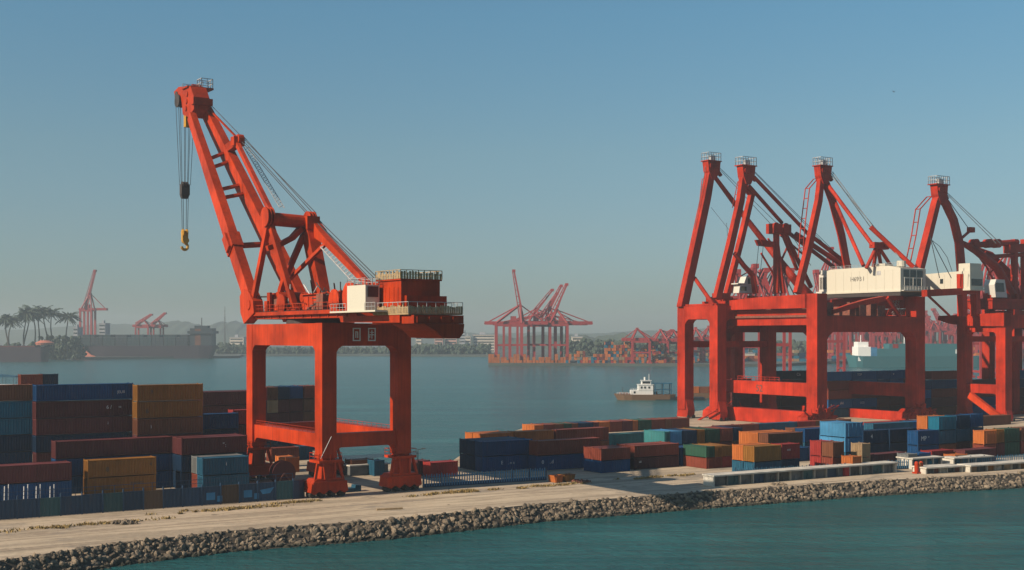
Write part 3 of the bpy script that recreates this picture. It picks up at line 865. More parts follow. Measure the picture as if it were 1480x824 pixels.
# mast over the house
ap = Q.pv(1189, 249, 27.0)
mast_head(qr, ap, 4.6)
MB().arc_beam([ap+Vector((-.8,0,-2)), Q.pv(1183,290,27), Q.pv(1168,360,27), Q.pv(1152,424,27)],[1.56,1.80,1.89,1.89],[1.5]*4).build('mast_leg', CB, qr)
MB().arc_beam([ap+Vector((.7,0,-2)), Q.pv(1203,290,27), Q.pv(1216,340,27), Q.pv(1231,424,27)],[1.56,1.72,1.72,1.64],[1.5]*4).build('mast_leg', CB, qr)
trap_ladder(qr, [Q.pv(1182,258,28.5),Q.pv(1170,272,28.5),Q.pv(1163,330,28.5),Q.pv(1160,372,28.5)])
tb = Q.pv(1268, 352, 8.0)
for x in (1252,1262,1274,1290):
    strut(qr, tb+Vector((0,0,-.4)), Q.pv(x,388,8.0+(x%3)), .9, 'pylon_leg')
g = MB(); g.box(tb.x-2.2,tb.x+1.8,tb.y-.9,tb.y+.9,tb.z-1.3,tb.z+.3); g.beam(tb+Vector((1.4,0,-.2)),Q.pv(1283,357,8.0),1.4,.8); g.disc(tb+Vector((3.2,0,-.6)),1,1.0,1.6,12); g.build('pylon_head', CB, qr)
strut(qr, ap+Vector((1.6,0,-3)), tb+Vector((-1.8,0,-.6)), 1.0)
strut(qr, Q.pv(1207,292,26.6), Q.pv(1248,384,10.0), .95)
strut(qr, Q.pv(1258,328,9.0), Q.pv(1320,386,2.0), 1.15)
ropes([(ap+Vector((2.6,-1,-.3)), Q.pv(1258,328,9.0)), (ap+Vector((2.9,-1,.2)), Q.pv(1262,328,9.0)), (ap+Vector((2.3,-1,-.8)), Q.pv(1300,372,3.5))], .13, qr, M['rope'], 'stay_rope')
dc = MB()
for k in range(22):
    u=rnd.uniform(1,UR*.7); v=rnd.uniform(2,VL-3); s_=rnd.uniform(.8,2.6); h=rnd.uniform(.8,3.2)
    dc.box(u,u+s_,v,v+rnd.uniform(.8,2.5),zt+.01*k,zt+1+h)
dc.box(1,UR-1,3,VL-4,zt-.3,zt+.25)
dc.build('deck_machinery', M['rust'], qr)

# --- twin mast crane beside it
Pf = Frame(1037, 334, TH)
pr = Pf.root('quay_crane')
tag(pr, 'red quay crane with two tall leaning masts and long tie bars over a narrow portal', 'crane', 'harbour cranes')
VP = Pf.V(979, 0); UP = Pf.U(1122, 0); LG = 3.2
zt, zb = Pf.Z(443,0,VP), Pf.Z(462,0,VP)
for (u,v) in ((0,0),(0,VP-LG),(UP-LG,0),(UP-LG,VP-LG)):
    mb = MB(); mb.box(u,u+LG,v,v+LG,2.6,zt)
    mb.prism([(v-.6,.4),(v+LG+.6,.4),(v+LG+.3,2.2),(v+LG,5.5),(v,5.5),(v-.9,2.4)],0,u+.3,u+LG-.3)
    lo = mb.build('leg', CB, pr)
    for k in range(2): MB().disc((u+LG/2-1+2*k,v-.75,.5),1,.5,.3,12).build('wheel', M['wheel'], lo)
for u in (0, UP-LG):
    MB().prism(filleted(LG, VP-LG, zb, zt-.05, 1.3), 0, u+.1, u+LG-.1).build('portal_beam', CB, pr)
for v in (0, VP-LG):
    z0, z1 = Pf.Z(502,10,v), Pf.Z(493,10,v)
    MB().prism([(LG,z0),(UP-LG,z0),(UP-LG,z1),(LG,z1)], 1, v+.4, v+LG-.4).build('tie_beam', CB, pr)
    MB().prism(filleted(LG, UP-LG, zb, zt-.05, 1.3), 1, v+.1, v+LG-.1).build('portal_beam', CB, pr)
strut(pr, Pf.pu(1036,592,-1), Pf.pu(1000,613,-1), .5, 'stay_rod')
# mast one, over the outer leg
v1 = VP - LG/2
h1 = Pf.pv(1028, 242, v1)
mast_head(pr, h1, 4.6)
MB().arc_beam([h1+Vector((-.5,0,-1.5)), Pf.pv(1020,285,v1), Pf.pv(1002,370,v1), Pf.pv(986,445,v1)],[2.13,2.38,2.46,2.54],[2.1]*4).build('mast', CB, pr)
trap_ladder(pr, [Pf.pv(1019,258,v1+1.5),Pf.pv(1014,300,v1+1.5)],1.2,.12,1.6)
strut(pr, Pf.pv(1004,402,v1), Pf.pv(1032,442,2.0), 1.0)
bent_tube([h1+Vector((1.2,-.5,-3.0)), Pf.pv(1066,300,v1-1), Pf.pv(1105,350,v1-4), Pf.pv(1145,400,3), Pf.pv(1171,430,2)],[.6,.75,.9,1.2,1.6]).build('tie_bar', CB, pr)
# mast two, over the corner leg
v2 = LG/2
h2 = Pf.pv(1078, 249, v2)
mast_head(pr, h2, 5.0)
MB().arc_beam([h2+Vector((-1,0,-1.5)), Pf.pv(1070,290,v2), Pf.pv(1054,360,v2), Pf.pv(1036,432,v2)],[1.72,1.89,1.97,1.97],[1.5]*4).build('mast', CB, pr)
MB().arc_beam([h2+Vector((1,3,-2)), Pf.pv(1086,282,v2+4), Pf.pv(1070,350,v2+4), Pf.pv(1050,428,v2+4)],[1.39,1.48,1.48,1.48],[1.5]*4).build('mast', CB, pr)
trap_ladder(pr, [Pf.pv(1070,262,v2+1),Pf.pv(1062,300,v2+1)],1.0,.12,1.6)
strut(pr, h2+Vector((2.6,-.5,-1.2)), Pf.pv(1166,336,0), .95)
strut(pr, h2+Vector((2.0,.8,-3.6)), Pf.pv(1130,322,v2+4), .95)
bent_tube([Pf.pv(1062,366,1),Pf.pv(1075,384,1),Pf.pv(1088,398,1),Pf.pv(1092,424,1)],[.65,.7,.75,.85]).build('tie_bar', CB, pr)
# rear tower
tw = Pf.pv(1122, 327, v2+4)
g = MB(); g.box(tw.x-2.6,tw.x+4.5,tw.y-1.5,tw.y+1.5,tw.z-2.2,tw.z+.6); g.prism([(tw.x-7.5,tw.z-4.2),(tw.x-6.5,tw.z-5.8),(tw.x-1.5,tw.z-6.0),(tw.x-1.5,tw.z-4.6)],1,tw.y-1.2,tw.y+1.2); g.disc((tw.x-1.6,tw.y-1.6,tw.z-.4),1,1.3,.5,14); g.disc((tw.x+2.2,tw.y-1.6,tw.z-.4),1,1.3,.5,14); g.build('tower_head', CB, pr)
for a,b_,w in ((0,(1122,424),1.6),(-.5,(1132,424),1.3),(2,(1152,390),1.0),(3,(1172,415),1.2),(4,(1205,386),1.1)):
    strut(pr, tw+Vector((a,0,-1.2)), Pf.pv(*b_, v2+3+a), w, 'tower_leg')
strut(pr, Pf.pv(1150,338,v2+3), Pf.pv(1222,386,v2), 1.3)
strut(pr, Pf.pv(1166,336,0), Pf.pv(1228,384,0), 1.1)
# deck with white cab
ue = Pf.U(1178, 2)
dk = MB(); z0=zt+.02; dk.box(.5,ue,1.0,VP-1.2,z0,z0+.5); dk.box(UP,ue,2.2,5.2,zb+1,z0)
for k in range(26):
    u=rnd.uniform(4,ue-3); v=rnd.uniform(1.5,VP-4); dk.box(u,u+rnd.uniform(.8,2.4),v,v+rnd.uniform(.8,2.0),z0+.01*k,z0+rnd.uniform(1.0,3.0))
dk.build('deck', CB, pr)
c = Pf.pv(1076, 424, 4.0)
g = MB(); g.prism([(c.x-3.6,c.z),(c.x-3.2,c.z+2.2),(c.x-1.8,c.z+2.4),(c.x-.8,c.z+4.6),(c.x+1.8,c.z+4.6),(c.x+2.2,c.z+2),(c.x+3.4,c.z+2),(c.x+3.4,c.z)],1,c.y-1.6,c.y+1.6)
g.box(c.x-4.2,c.x-1.4,c.y-2.0,c.y+1.7,c.z+2.4,c.z+2.7); cabo = g.build('operator_cab', M['white'], pr)
g = MB(); g.box(c.x-.2,c.x+1.4,c.y-1.66,c.y-1.6,c.z+2.6,c.z+4.1); g.prism([(c.x-3.1,c.z+.6),(c.x-2.8,c.z+1.8),(c.x-.8,c.z+1.8),(c.x-.8,c.z+.6)],1,c.y-1.66,c.y-1.61); g.build('window', M['glass'], cabo)
ropes([(Pf.pv(1028,300,v1), Pf.pv(1056,335,v2+4)),(Pf.pv(1050,322,v2+3),Pf.pv(1052,345,v2+3))], .06, pr, M['rope'], 'stay_rope')

ropes([(h2+Vector((2.2,-.6,.4)), Pf.pv(1222,384,1)),(h2+Vector((2.4,-.3,.8)), Pf.pv(1226,384,1)),(h1+Vector((2.2,-.5,0)), Pf.pv(1116,326,v2+4)),(h1+Vector((2.4,-.2,.5)), Pf.pv(1124,324,v2+4)),(h1+Vector((-2,0,.4)), Pf.pv(1004,330,v1)),
       (tw+Vector((3,-1,0)), Pf.pv(1172,384,2)),(tw+Vector((-6.8,0,-5)), Pf.pv(1090,420,4)),(tw+Vector((-5,0,-5)), Pf.pv(1096,420,4))], .08, pr, M['rope'], 'stay_rope')
for x0,y0,x1,y1 in ((1110,345,1150,404),(1140,352,1120,398),(1128,340,1166,372),(1100,366,1132,420)):
    strut(pr, Pf.pv(x0,y0,v2+6), Pf.pv(x1,y1,v2+6), .55, 'stay_rod')
# --- crane at the edge of the picture, with arched mast and second white house
T = Frame(1453, 332, TH)
tr = T.root('quay_crane')
tag(tr, 'red quay crane with an arched mast and orange diagonal brace across its portal foot', 'crane', 'harbour cranes')
VT = T.V(1383, 0); UT = T.U(1560, 0); LG = 2.9
zt = T.Z(452,0,0)
for (u,v) in ((0,0),(0,VT-LG),(UT-LG,0),(UT-LG,VT-LG)):
    mb = MB(); mb.box(u,u+LG,v,v+LG,.9,zt); mb.prism([(v-.9,.2),(v+LG+.9,.2),(v+LG,3.2),(v,3.2)],0,u+.2,u+LG-.2)
    lo = mb.build('leg', CB, tr)
    for k in range(2): MB().disc((u+LG/2-.9+1.8*k,v-.95,.45),1,.45,.3,12).build('wheel', M['wheel'], lo)
for u in (0, UT-LG):
    z0,z1=T.Z(480,u,5),T.Z(468,u,5); MB().prism(filleted(LG,VT-LG,z0,z1,1),0,u+.3,u+LG-.3).build('portal_beam',CB,tr)
    z0,z1=T.Z(569,u,5),T.Z(556,u,5); MB().prism(filleted(LG,VT-LG,z0,z1,.8),0,u+.3,u+LG-.3).build('tie_beam',CB,tr)
for v in (0, VT-LG):
    z0,z1=T.Z(474,8,v),T.Z(455,8,v); MB().prism(filleted(LG,UT-LG,z0,z1,1.4),1,v+.1,v+LG-.1).build('portal_beam',CB,tr)
    z0,z1=T.Z(494,8,v),T.Z(486,8,v); MB().box(LG,UT-LG,v+.6,v+LG-.6,z0,z1).build('tie_beam',CB,tr)
zn=[T.Z(y,-.6,12) for y in (471,462,456,453)]
vt=T.V(1355,-.6)
MB().prism([(vt,zn[1]),(vt-.3,zn[2]),(0,zn[3]),(0,zn[0]-.2),(VT-3,zn[0]),(VT+2,zn[0]+.6)],0,-.6,2.6).build('platform_girder',CB,tr)
a=T.pu(1402,571,-.6); b_=T.pu(1448,606,-.6)
MB().arc_beam([a,a.lerp(b_,.8),b_],[1.31,1.31,1.64],[1.8,1.6,2.2]).build('diagonal_brace',CM,tr)
MB().prism([(b_.y-1.8,.1),(b_.y-1.2,b_.z+1),(b_.y+.8,b_.z+1),(b_.y+1.6,.1),(b_.y+.7,.1),(b_.y,b_.z-.6),(b_.y-.9,.1)],0,-1.3,.1).build('brace_foot',CM,tr)
# upper works
vm = 9.0
for x,w in ((1390,1.9),(1409,1.9)):
    strut(tr, T.pv(x,396,vm), T.pv(x+1,457,vm), w, 'column')
strut(tr, T.pv(1336,424,vm), T.pv(1412,420,vm), 1.8, 'cross_beam'); strut(tr, T.pv(1338,424,vm), T.pv(1372,456,vm), .6, 'stay_rod')
vk = 22.0
ap = T.pv(1357, 276, vk)
mast_head(tr, ap, 5.4)
MB().arc_beam([ap+Vector((-.6,0,-1.8)), T.pv(1352,295,vk), T.pv(1341,340,vk), T.pv(1320,424,vk)],[1.64,1.80,1.80,1.80],[2.1]*4).build('mast_leg',CB,tr)
MB().arc_beam([ap+Vector((.6,0,-1.6)), T.pv(1367,295,vk), T.pv(1378,318,vk), T.pv(1386,350,vk), T.pv(1392,424,vk)],[1.64,1.72,1.80,1.97,2.21],[1.7]*5).build('mast_leg',CB,tr)
trap_ladder(tr,[T.pv(1346,284,vk+1.5),T.pv(1330,302,vk+1.5),T.pv(1324,340,vk+1.5),T.pv(1316,378,vk+1.5)],1.6,.18,3.2)
hz0,hz1=T.Z(417,-9,8),T.Z(391,-9,8)
u1=T.U(1421,vm-3); v0=vm-3; uh=T.U(1402,v0); vh=T.V(1338,uh)
g=MB(); g.prism([(v0,hz0),(vh,hz0),(vh,hz1-.4),(v0,hz1)],0,uh,u1); g.box(uh-.3,u1+.3,v0-.3,vh+.3,hz0-.5,hz0-.02); g.box(uh+.5,u1-.3,v0+.4,v0+4,hz1-.2,hz1+2.0)
for k in range(6): v=v0+2+k*(vh-v0-2)/6; g.box(uh-.06,uh+.02,v,v+.12,hz0,hz1-.6)
hh2=g.build('machinery_house',M['cream'],tr)
g=MB(); g.box(uh+.6,u1-.5,v0-.08,v0-.02,hz0+.8,hz0+2.6); vv=T.V(1361,uh); g.box(uh-.08,uh-.02,vv-.5,vv+.5,hz0+1.6,hz0+2.9); g.build('window',M['glass'],hh2)
ropes([(ap+Vector((2.4,-.5,-.6)), T.pv(1440,352,vm)),(ap+Vector((2.6,-.5,-.2)), T.pv(1446,352,vm)),(ap+Vector((2.2,-.4,-1.2)), T.pv(1404,336,vk)),(T.pv(1343,340,vm),T.pv(1375,402,vm)),(T.pv(1345,345,vm),T.pv(1358,402,vm))],.11,tr,M['rope'],'stay_rope')
MB().path([T.pv(x,y,vm-2) for x,y in ((1345,346),(1358,356),(1369,372),(1376,392))],.08,5).build('cable',M['rope'],tr)
g=MB(); p=T.pv(1403,332,vk); g.box(p.x-1,p.x+1.2,p.y-.6,p.y+.6,p.z-.8,p.z+.7); g.beam(p+Vector((-.6,0,-.5)),T.pv(1388,346,vk),.6,.6); g.build('sheave_block',CB,tr)

# --- last crane, cut by the picture edge
Uf = Frame(1466, 362, TH)
ur = Uf.root('quay_crane')
tag(ur, 'red quay crane at the picture edge with sweeping arms over a small white cab', 'crane', 'harbour cranes')
ur['label'] = 'red quay crane with sweeping curved arms over a small white cab'
zt=Uf.Z(432,0,0); VU=11; UU=16
for (u,v) in ((0,0),(0,VU-2.6),(UU-2.6,0),(UU-2.6,VU-2.6)):
    mb=MB(); mb.box(u,u+2.6,v,v+2.6,.9,zt-3); mb.box(u-.8,u+3.4,v-.3,v+2.9,.1,1.1)
    mb.build('leg',CB,ur)
for v in (0,VU-2.6): MB().box(2.6,UU-2.6,v+.2,v+2.4,zt-6.5,zt-3.4).build('portal_beam',CB,ur)
for u in (0,UU-2.6): MB().box(u+.2,u+2.4,2.6,VU-2.6,zt-6.5,zt-3.4).build('portal_beam',CB,ur)
g=MB(); ul=Uf.U(1430,2); g.box(ul,UU+3,1,VU-1,zt-3,zt-.6); g.box(ul-.3,UU+3.3,.7,VU-.7,zt-.6,zt)
for k in range(20):
    u=rnd.uniform(ul,UU); v=rnd.uniform(1,VU-3); g.box(u,u+rnd.uniform(.8,2),v,v+1.4,zt-.02*k,zt+rnd.uniform(.6,2.2))
g.build('deck',CB,ur)
va=5.0
bent_tube([Uf.pv(1392,352,va),Uf.pv(1410,362,va),Uf.pv(1440,386,va),Uf.pv(1466,432,va)],[.8,1.1,1.25,1.4]).build('arm',CB,ur)
bent_tube([Uf.pv(1405,358,va+3),Uf.pv(1432,368,va+3),Uf.pv(1456,392,va+3),Uf.pv(1474,432,va+3)],[.8,.9,1.0,1.1]).build('arm',CB,ur)
strut(ur,Uf.pv(1398,355,va),Uf.pv(1470,350,va),1.6,'tie_bar')
strut(ur,Uf.pv(1418,372,va),Uf.pv(1480,368,va),1.1,'tie_bar')
for x0,y0,x1,y1 in ((1412,360,1448,428),(1424,364,1466,428),(1450,372,1428,398),(1404,356,1424,384)): strut(ur,Uf.pv(x0,y0,va+1.5),Uf.pv(x1,y1,va+1.5),.45,'stay_rod')
for x in (1466,1480): strut(ur,Uf.pv(x,346,va),Uf.pv(x,434,va),1.5,'post')
strut(ur,Uf.pv(1455,360,va),Uf.pv(1520,356,va),2.6,'cross_beam',2.4)
for x in (1408,1428,1440): MB().disc(Uf.pv(x,352,va),1,1.3,2.2,14).build('sheave',CB,ur)
c=Uf.pv(1440,430,2.0)
g=MB(); g.prism([(c.x-2.2,c.z),(c.x-2.8,c.z+3.6),(c.x-2.0,c.z+5.2),(c.x+2,c.z+5.2),(c.x+3.2,c.z)],1,.6,4.2); co=g.build('operator_cab',M['white'],ur)
g=MB(); g.prism([(c.x-2.2,c.z+1.6),(c.x-2.3,c.z+4.2),(c.x+1.4,c.z+4.2),(c.x+1.8,c.z+1.6)],1,.53,.6); g.build('window',M['glass'],co)

# ------------------------------------------------------------------ the container yard
GRP = 'shipping containers in the yard'
TIER = ['bottom', 'second', 'third', 'fourth', 'fifth', 'sixth']
def corr(mb, a, b, z0, z1, n, off, depth, flip=False):
    """corrugated sheet from a to b (horizontal), ribs pushed in along off"""
    a = Vector(a); b = Vector(b); off = Vector(off)
    top=[]; bot=[]
    for i in range(n):
        for t, k in ((0,0),(.3,0),(.5,1),(.8,1)):
            p = a.lerp(b, (i+t)/n) + off*(depth*k); bot.append((p.x,p.y,z0)); top.append((p.x,p.y,z1))
    bot.append((b.x,b.y,z0)); top.append((b.x,b.y,z1)); m=len(bot)
    mb.add(bot+top, [(i,i+1,m+i+1,m+i) for i in range(m-1)])
def container_mesh(L, W, H, near):
    mb = MB(); p=.17; g=.012
    for x in (0, L-p):
        for y in (0, W-p): mb.box(x,x+p,y,y+p,g,H-g)
    D=.10                                               # corner castings stand proud, so a dark joint shows between tiers
    for z0,z1 in ((g+.04,g+.17),(H-g-.11-D,H-g-D)):
        mb.box(p,L-p,0,.11,z0,z1); mb.box(p,L-p,W-.11,W,z0,z1); mb.box(0,.11,p,W-p,z0,z1); mb.box(L-.11,L,p,W-p,z0,z1)
    zb,zt=g+.17,H-g-.11-D
    n=max(3,int(L/.40)); m=max(3,int(W/.40))
    corr(mb,(p,.025,0),(L-p,.025,0),zb,zt,n,(0,1,0),.07)
    corr(mb,(p,W-.025,0),(L-p,W-.025,0),zb,zt,n,(0,-1,0),.07)
    corr(mb,(L-.025,p,0),(L-.025,W-p,0),zb,zt,m,(-1,0,0),.07)
    corr(mb,(.03,p,0),(.03,W-p,0),zb,zt,m,(1,0,0),.05)
    mb.add([(.11,.11,H-g-.03-D),(L-.11,.11,H-g-.03-D),(L-.11,W-.11,H-g-.03-D),(.11,W-.11,H-g-.03-D)],[(0,1,2,3)])
    mb.add([(.05,.05,g+.02),(L-.05,.05,g+.02),(L-.05,W-.05,g+.02),(.05,W-.05,g+.02)],[(3,2,1,0)])
    if near:
        for x in (0,L):
            for y in (0,W):
                for z in (g,H-g-.12):
                    mb.box(max(-.012,x-.19),min(L+.012,x+.19),max(-.012,y-.17),min(W+.012,y+.17),z-.004,z+.124)
    return mb
def door_mesh(W, H):
    """pair of door leaves with locking bars on the x = 0 end"""
    mb = MB(); h=H-.28
    for y0,y1 in ((.2,W/2-.02),(W/2+.02,W-.2)):
        mb.box(-.015,.03,y0,y1,.2,h)
        for k in (.25,.75):
            y=y0+(y1-y0)*k; mb.tube((-.06,y,.14),(-.06,y,h+.04),.035,n=6)
            mb.box(-.09,-.03,y-.14,y+.14,1.0,1.08)
        for z in (.5,1.2,1.9): mb.box(-.03,-.015,y0,y1,z,z+.06)
    return mb
MESH = {}
count = 0
BOXES = []
def place(mat, x, y, z, L, W, H, rz, label, near=True, door=None, marks=None, group=GRP):
    global count
    key = (round(L,2), round(W,2), round(H,2), near)
    if key not in MESH:
        mb = container_mesh(L, W, H, near)
        me = bpy.data.meshes.new('shipping_container'); me.from_pydata(mb.v, [], mb.f); MESH[key] = me
    me = MESH[key].copy() if MESH[key].users else MESH[key]
    me.materials.clear(); me.materials.append(M[mat])
    o = bpy.data.objects.new('shipping_container', me); COL.objects.link(o)
    o.location = (x, y, z); o.rotation_euler.z = rz
    while len(label.split()) > 16 and ' the ' in label: label = label.replace(' the ', ' ', 1)
    tag(o, label, 'container', group)
    if near and door != 'none':
        if door == 'front':
            d = door_mesh(L, H).build('door', M[mat], o); d.rotation_euler.z = R(90); d.location = (L, 0, 0); 
        else:
            d = door_mesh(W, H).build('door', M[mat], o)
    if marks:
        for (t, fx, fz, size) in marks:
            text_mesh(t, size, M['mark'] if mat not in ('mustard',) else M['darkmark'], o, (L*fx, .015, H*fz), (R(90), 0, 0), 'lettering')
    c, s_ = math.cos(rz), math.sin(rz)
    BOXES.append((label, (x + c*L/2 - s_*W/2, y + s_*L/2 + c*W/2), L/2, W/2, rz, z, H))
    count += 1
    return o
CT, ST = math.cos(TH), math.sin(TH)
def stack(px0, px1, top, n, cols, where, deep=1, th=2.6, d=None, W=2.44, near=True, door=None, marks=None, gap=.16, z0=QZ, rear=None):
    """a stack whose camera side runs from column px0 to px1; top = row of its upper front edge at px0.
    cols: colours from the top tier downwards; deep: how many stacks stand one behind the other"""
    if d is None: d = (F*(CAMZ - z0) - F*th*n) / (top - HY)
    x, y = gx(px0, d), d
    t = (px1 - CX) / F
    L = (t*y - x) / (CT - t*ST)
    marks = marks or {}
    for j in range(deep):
        ox, oy = x - ST*(W+gap)*j, y + CT*(W+gap)*j
        for k in range(n):
            c = cols[min(n-1-k, len(cols)-1)]
            if j and rear: c = rear[min(n-1-k, len(rear)-1)]
            tier = 'top' if k == n-1 else TIER[k]
            lab = (f"{c} container on the ground, {where}" if n == 1 else f"{c} container, {tier} tier of {where}")
            if j: lab += ", " + ["", "one row behind", "two rows behind", "three rows behind"][j]
            jx, jy = rnd.uniform(-.05,.05), rnd.uniform(-.04,.04)
            place(c, ox+jx, oy+jy, z0 + k*th, L, W, th, TH, lab, near, door, marks.get(n-1-k) if j == 0 else None)
    return d, L
# -- yard beside the blue hoarding
stack(-62, 47, 557, 6, ['brown','teal','teal','navy','navy','maroon'], 'the stack cut by the picture edge', 1)
stack(52, 192, 556, 6, ['blue','maroon','maroon','navy','maroon','brown'], 'the tall stack topped by long blue', 1,
      marks={0:[('|EUII',.83,.38,.62)],1:[('6 /',.72,.45,.8),('ca',.85,.5,.5)],2:[('i',.73,.5,.7)]})
stack(198, 293, 556, 6, ['mustard','mustard','brown','maroon','navy','brown'], 'the tall stack topped by ochre', 1, marks={0:[('9',.2,.45,.8)],1:[('6',.13,.3,1.0)],2:[('i',.2,.4,.8)]})
stack(80, 248, 637, 3, ['maroon','blue','blue'], 'the long low block below the blue topped stack', 1, W=2.6, d=179)
stack(262, 357, 633, 3, ['maroon','navy','navy'], 'the block beside the crane leg', 2, marks={0:[('=',.62,.5,.6),(':',.66,.35,.8)]})
stack(293, 360, 662, 2, ['steel blue','steel blue'], 'the slate stack by the hoarding', 2, marks={0:[('i',.5,.5,.8)]}, rear=['grey','red-brown'])
stack(127, 226, 665, 2, ['mustard','mustard'], 'the ochre pair by the hoarding', 1, marks={0:[('8',.26,.3,.9),('4',.9,.5,.7)],1:[('auz',.2,.3,.9),('ewwu',.62,.5,.8)]})
stack(-75, 104, 677, 2, ['maroon','blue'], 'the long pair by the hoarding', 1, W=3.2)
# behind
stack(293, 372, 566, 5, ['maroon','maroon','red','brown','navy'], 'the far maroon stack by the crane leg', 2)
stack(293, 345, 598, 4, ['blue','navy','maroon','navy'], 'the blue topped stack next to the crane', 1)
stack(337, 366, 586, 4, ['red','maroon','red','brown'], 'the small red topped stack next to the crane', 1, d=212)
stack(386, 402, 562, 5, ['brown','tan','maroon','blue','navy'], 'the narrow stack showing between the crane legs', 2, d=244)
stack(402, 418, 560, 5, ['navy','maroon','maroon','blue','navy'], 'the navy topped stack between the crane legs', 2, d=246, door='front')
stack(419, 438, 558, 5, ['blue','maroon','maroon','blue','navy'], 'the blue topped stack between the crane legs', 2, d=248, door='front')
stack(439, 460, 556, 5, ['red-brown','brown','brown','navy','navy'], 'the rusty stack between the crane legs', 2, d=250, door='front')
stack(372, 386, 562, 5, ['red','maroon','maroon','navy','navy'], 'the stack half hidden by the crane leg', 2, d=242)
stack(30, 62, 541, 6, ['red-brown','brown','maroon','navy','navy','brown'], 'the far rusty stack beyond the long blue', 1)
stack(62.5, 84, 541, 6, ['navy','navy','maroon','brown','navy','brown'], 'the far dark stack beyond the long blue', 1, d=243)
# under and around the crane
stack(392, 432, 642, 1, ['red-brown'], 'between the crane legs', 1, d=226)
stack(433, 452, 642, 1, ['steel blue'], 'between the crane legs', 1, d=230)
stack(413, 433, 662, 1, ['orange'], 'right behind the corner leg of the crane', 1, d=208, W=4.5)
stack(508, 540, 671, 1, ['brown'], 'alone at the water edge between crane feet', 1, d=204)
stack(541, 556, 676, 1, ['steel blue'], 'beside the lone brown one', 1, d=203)
stack(622, 662, 670, 1, ['red'], 'just behind the blue fence by the crane', 1, d=200)
stack(604, 621, 668, 1, ['maroon'], 'behind the crane foot', 1, d=203)
# -- middle block
stack(698, 770, 638, 2, ['blue','blue'], 'the long blue pair at the block corner', 3, marks={1:[('E',.36,.42,.85),('. n',.5,.4,.75),('a',.6,.4,.75)]}, rear=['navy','navy'], W=2.5)
stack(776, 868, 637, 2, ['red-brown','blue'], 'the long rust red stack beside the blue pair', 1, marks={1:[('0',.08,.45,.9),('..d',.2,.45,.9)]})
stack(869, 911, 648, 2, ['red-brown','blue'], 'the rust red stack in mid yard', 2, th=2.1)
stack(917, 981, 644, 2, ['red-brown','dark maroon'], 'the rust red stack by the sandy gap', 2, th=2.1, marks={1:[('uii',.1,.55,.6)]})
stack(694, 742, 627, 2, ['orange','brown'], 'the orange topped rear stack', 2, d=226, W=2.6)
stack(744, 800, 625, 2, ['orange','brown'], 'the flat orange rear stack', 1, d=231, W=2.6)
stack(804, 880, 622, 2, ['red-brown','brown'], 'the rear stack behind the rust red', 1, d=236, W=2.6)
stack(884, 961, 624, 1, ['turquoise'], 'standing low between two rows', 1, d=258, W=3)
px = 772; k = 0
for w, c in ((14,'orange'),(16,'red-brown'),(13,'brown'),(12,'green'),(9,'brown'),(22,'navy'),(8,'maroon'),(16,'orange'),(18,'red-brown'),(15,'maroon'),(8,'orange'),(19,'green'),(20,'red-brown'),(9,'brown'),(26,'red-brown')):
    where = ['at the near end of the far shoreline row','second in the far shoreline row','third in the far shoreline row','fourth in the far shoreline row','in the far shoreline row, beside dark green','short navy neighbour in the far shoreline row','in the far shoreline row, past the navy','just past the small maroon in the shoreline row','behind the mid shoreline row bend','in the shoreline row, before the bright orange','a narrow one late in the shoreline row','late in the shoreline row','last but two in the shoreline row','narrow, last but one in the shoreline row','last of the shoreline row by the crane foot'][k]
    dd = 284 / (1 - 0) ; t0=(772-CX)/F; t=(px-CX)/F
    x0,y0=gx(772,284),284; L_=(t*y0-x0)/(CT-t*ST); dd=y0+ST*L_
    stack(px, px+w-.6, 610, 1, [c], where, 1, d=dd, W=5.0); px += w; k += 1
# -- block in front of the twin mast crane
for (a,b_,top,cols,wh) in ((960,968,624,['turquoise','navy'],'the slim stack at the sandy corner'),(969,986,624,['pale blue','blue'],'the pale blue stack facing the quay'),(987,1007,624,['navy','blue'],'the navy stack facing the quay'),
      (1008,1019,625,['mustard','green'],'the slim yellow topped stack'),(1020,1040,627,['green','brown'],'the green topped stack'),(1041,1059,626,['red-brown','maroon'],'the rust red stack beside the slim yellow one'),(1060,1073,627,['navy','brown'],'the small navy topped stack')):
    t0=(960-CX)/F; x0,y0=gx(960,231),231; t=(a-CX)/F; L_=(t*y0-x0)/(CT-t*ST)
    stack(a, b_, top, 2, cols, wh, 1, d=y0+ST*L_, W=6.06, door='front')
stack(985, 1018, 646, 1, ['blue'], 'the dark blue one at the corner of the sandy gap', 1, d=219, W=4.2, th=3.3)
for (a,b_,cols,wh) in ((1021,1033,['green','red-brown'],'the low green pair'),(1033.6,1044,['mustard','red-brown'],'the first low yellow pair'),(1044.6,1060,['mustard','red'],'the second low yellow pair')):
    t0=(1021-CX)/F; x0,y0=gx(1021,214),214; t=(a-CX)/F; L_=(t*y0-x0)/(CT-t*ST)
    stack(a, b_, 644, 2, cols, wh, 1, d=y0+ST*L_, W=6.06, door='front', th=1.95)
stack(1090, 1129, 645, 2, ['mustard','steel blue'], 'the bright orange yellow pair by the white wall', 2, d=200, W=2.5, rear=['orange','steel blue'])
stack(1130, 1156, 643, 2, ['red','navy'], 'the bright red pair next to the orange yellow', 1, d=204.2, marks={0:[('==',.3,.5,.7)]})
stack(1110, 1160, 630, 2, ['brown','brown'], 'the brown row end', 3, d=226, rear=['orange','brown'])
stack(1163, 1223, 620, 2, ['blue','steel blue'], 'the long blue stack behind the red', 2, d=238, rear=['brown','maroon'])
stack(1222, 1247, 612, 3, ['pale blue','pale blue','steel blue'], 'the upright pale blue stack with yellow edge', 1, d=217, door='front', W=6)
stack(1204, 1220, 639, 2, ['brown','red-brown'], 'the small stack with bright red ends', 2, d=208, W=2.5, rear=['red','red'])
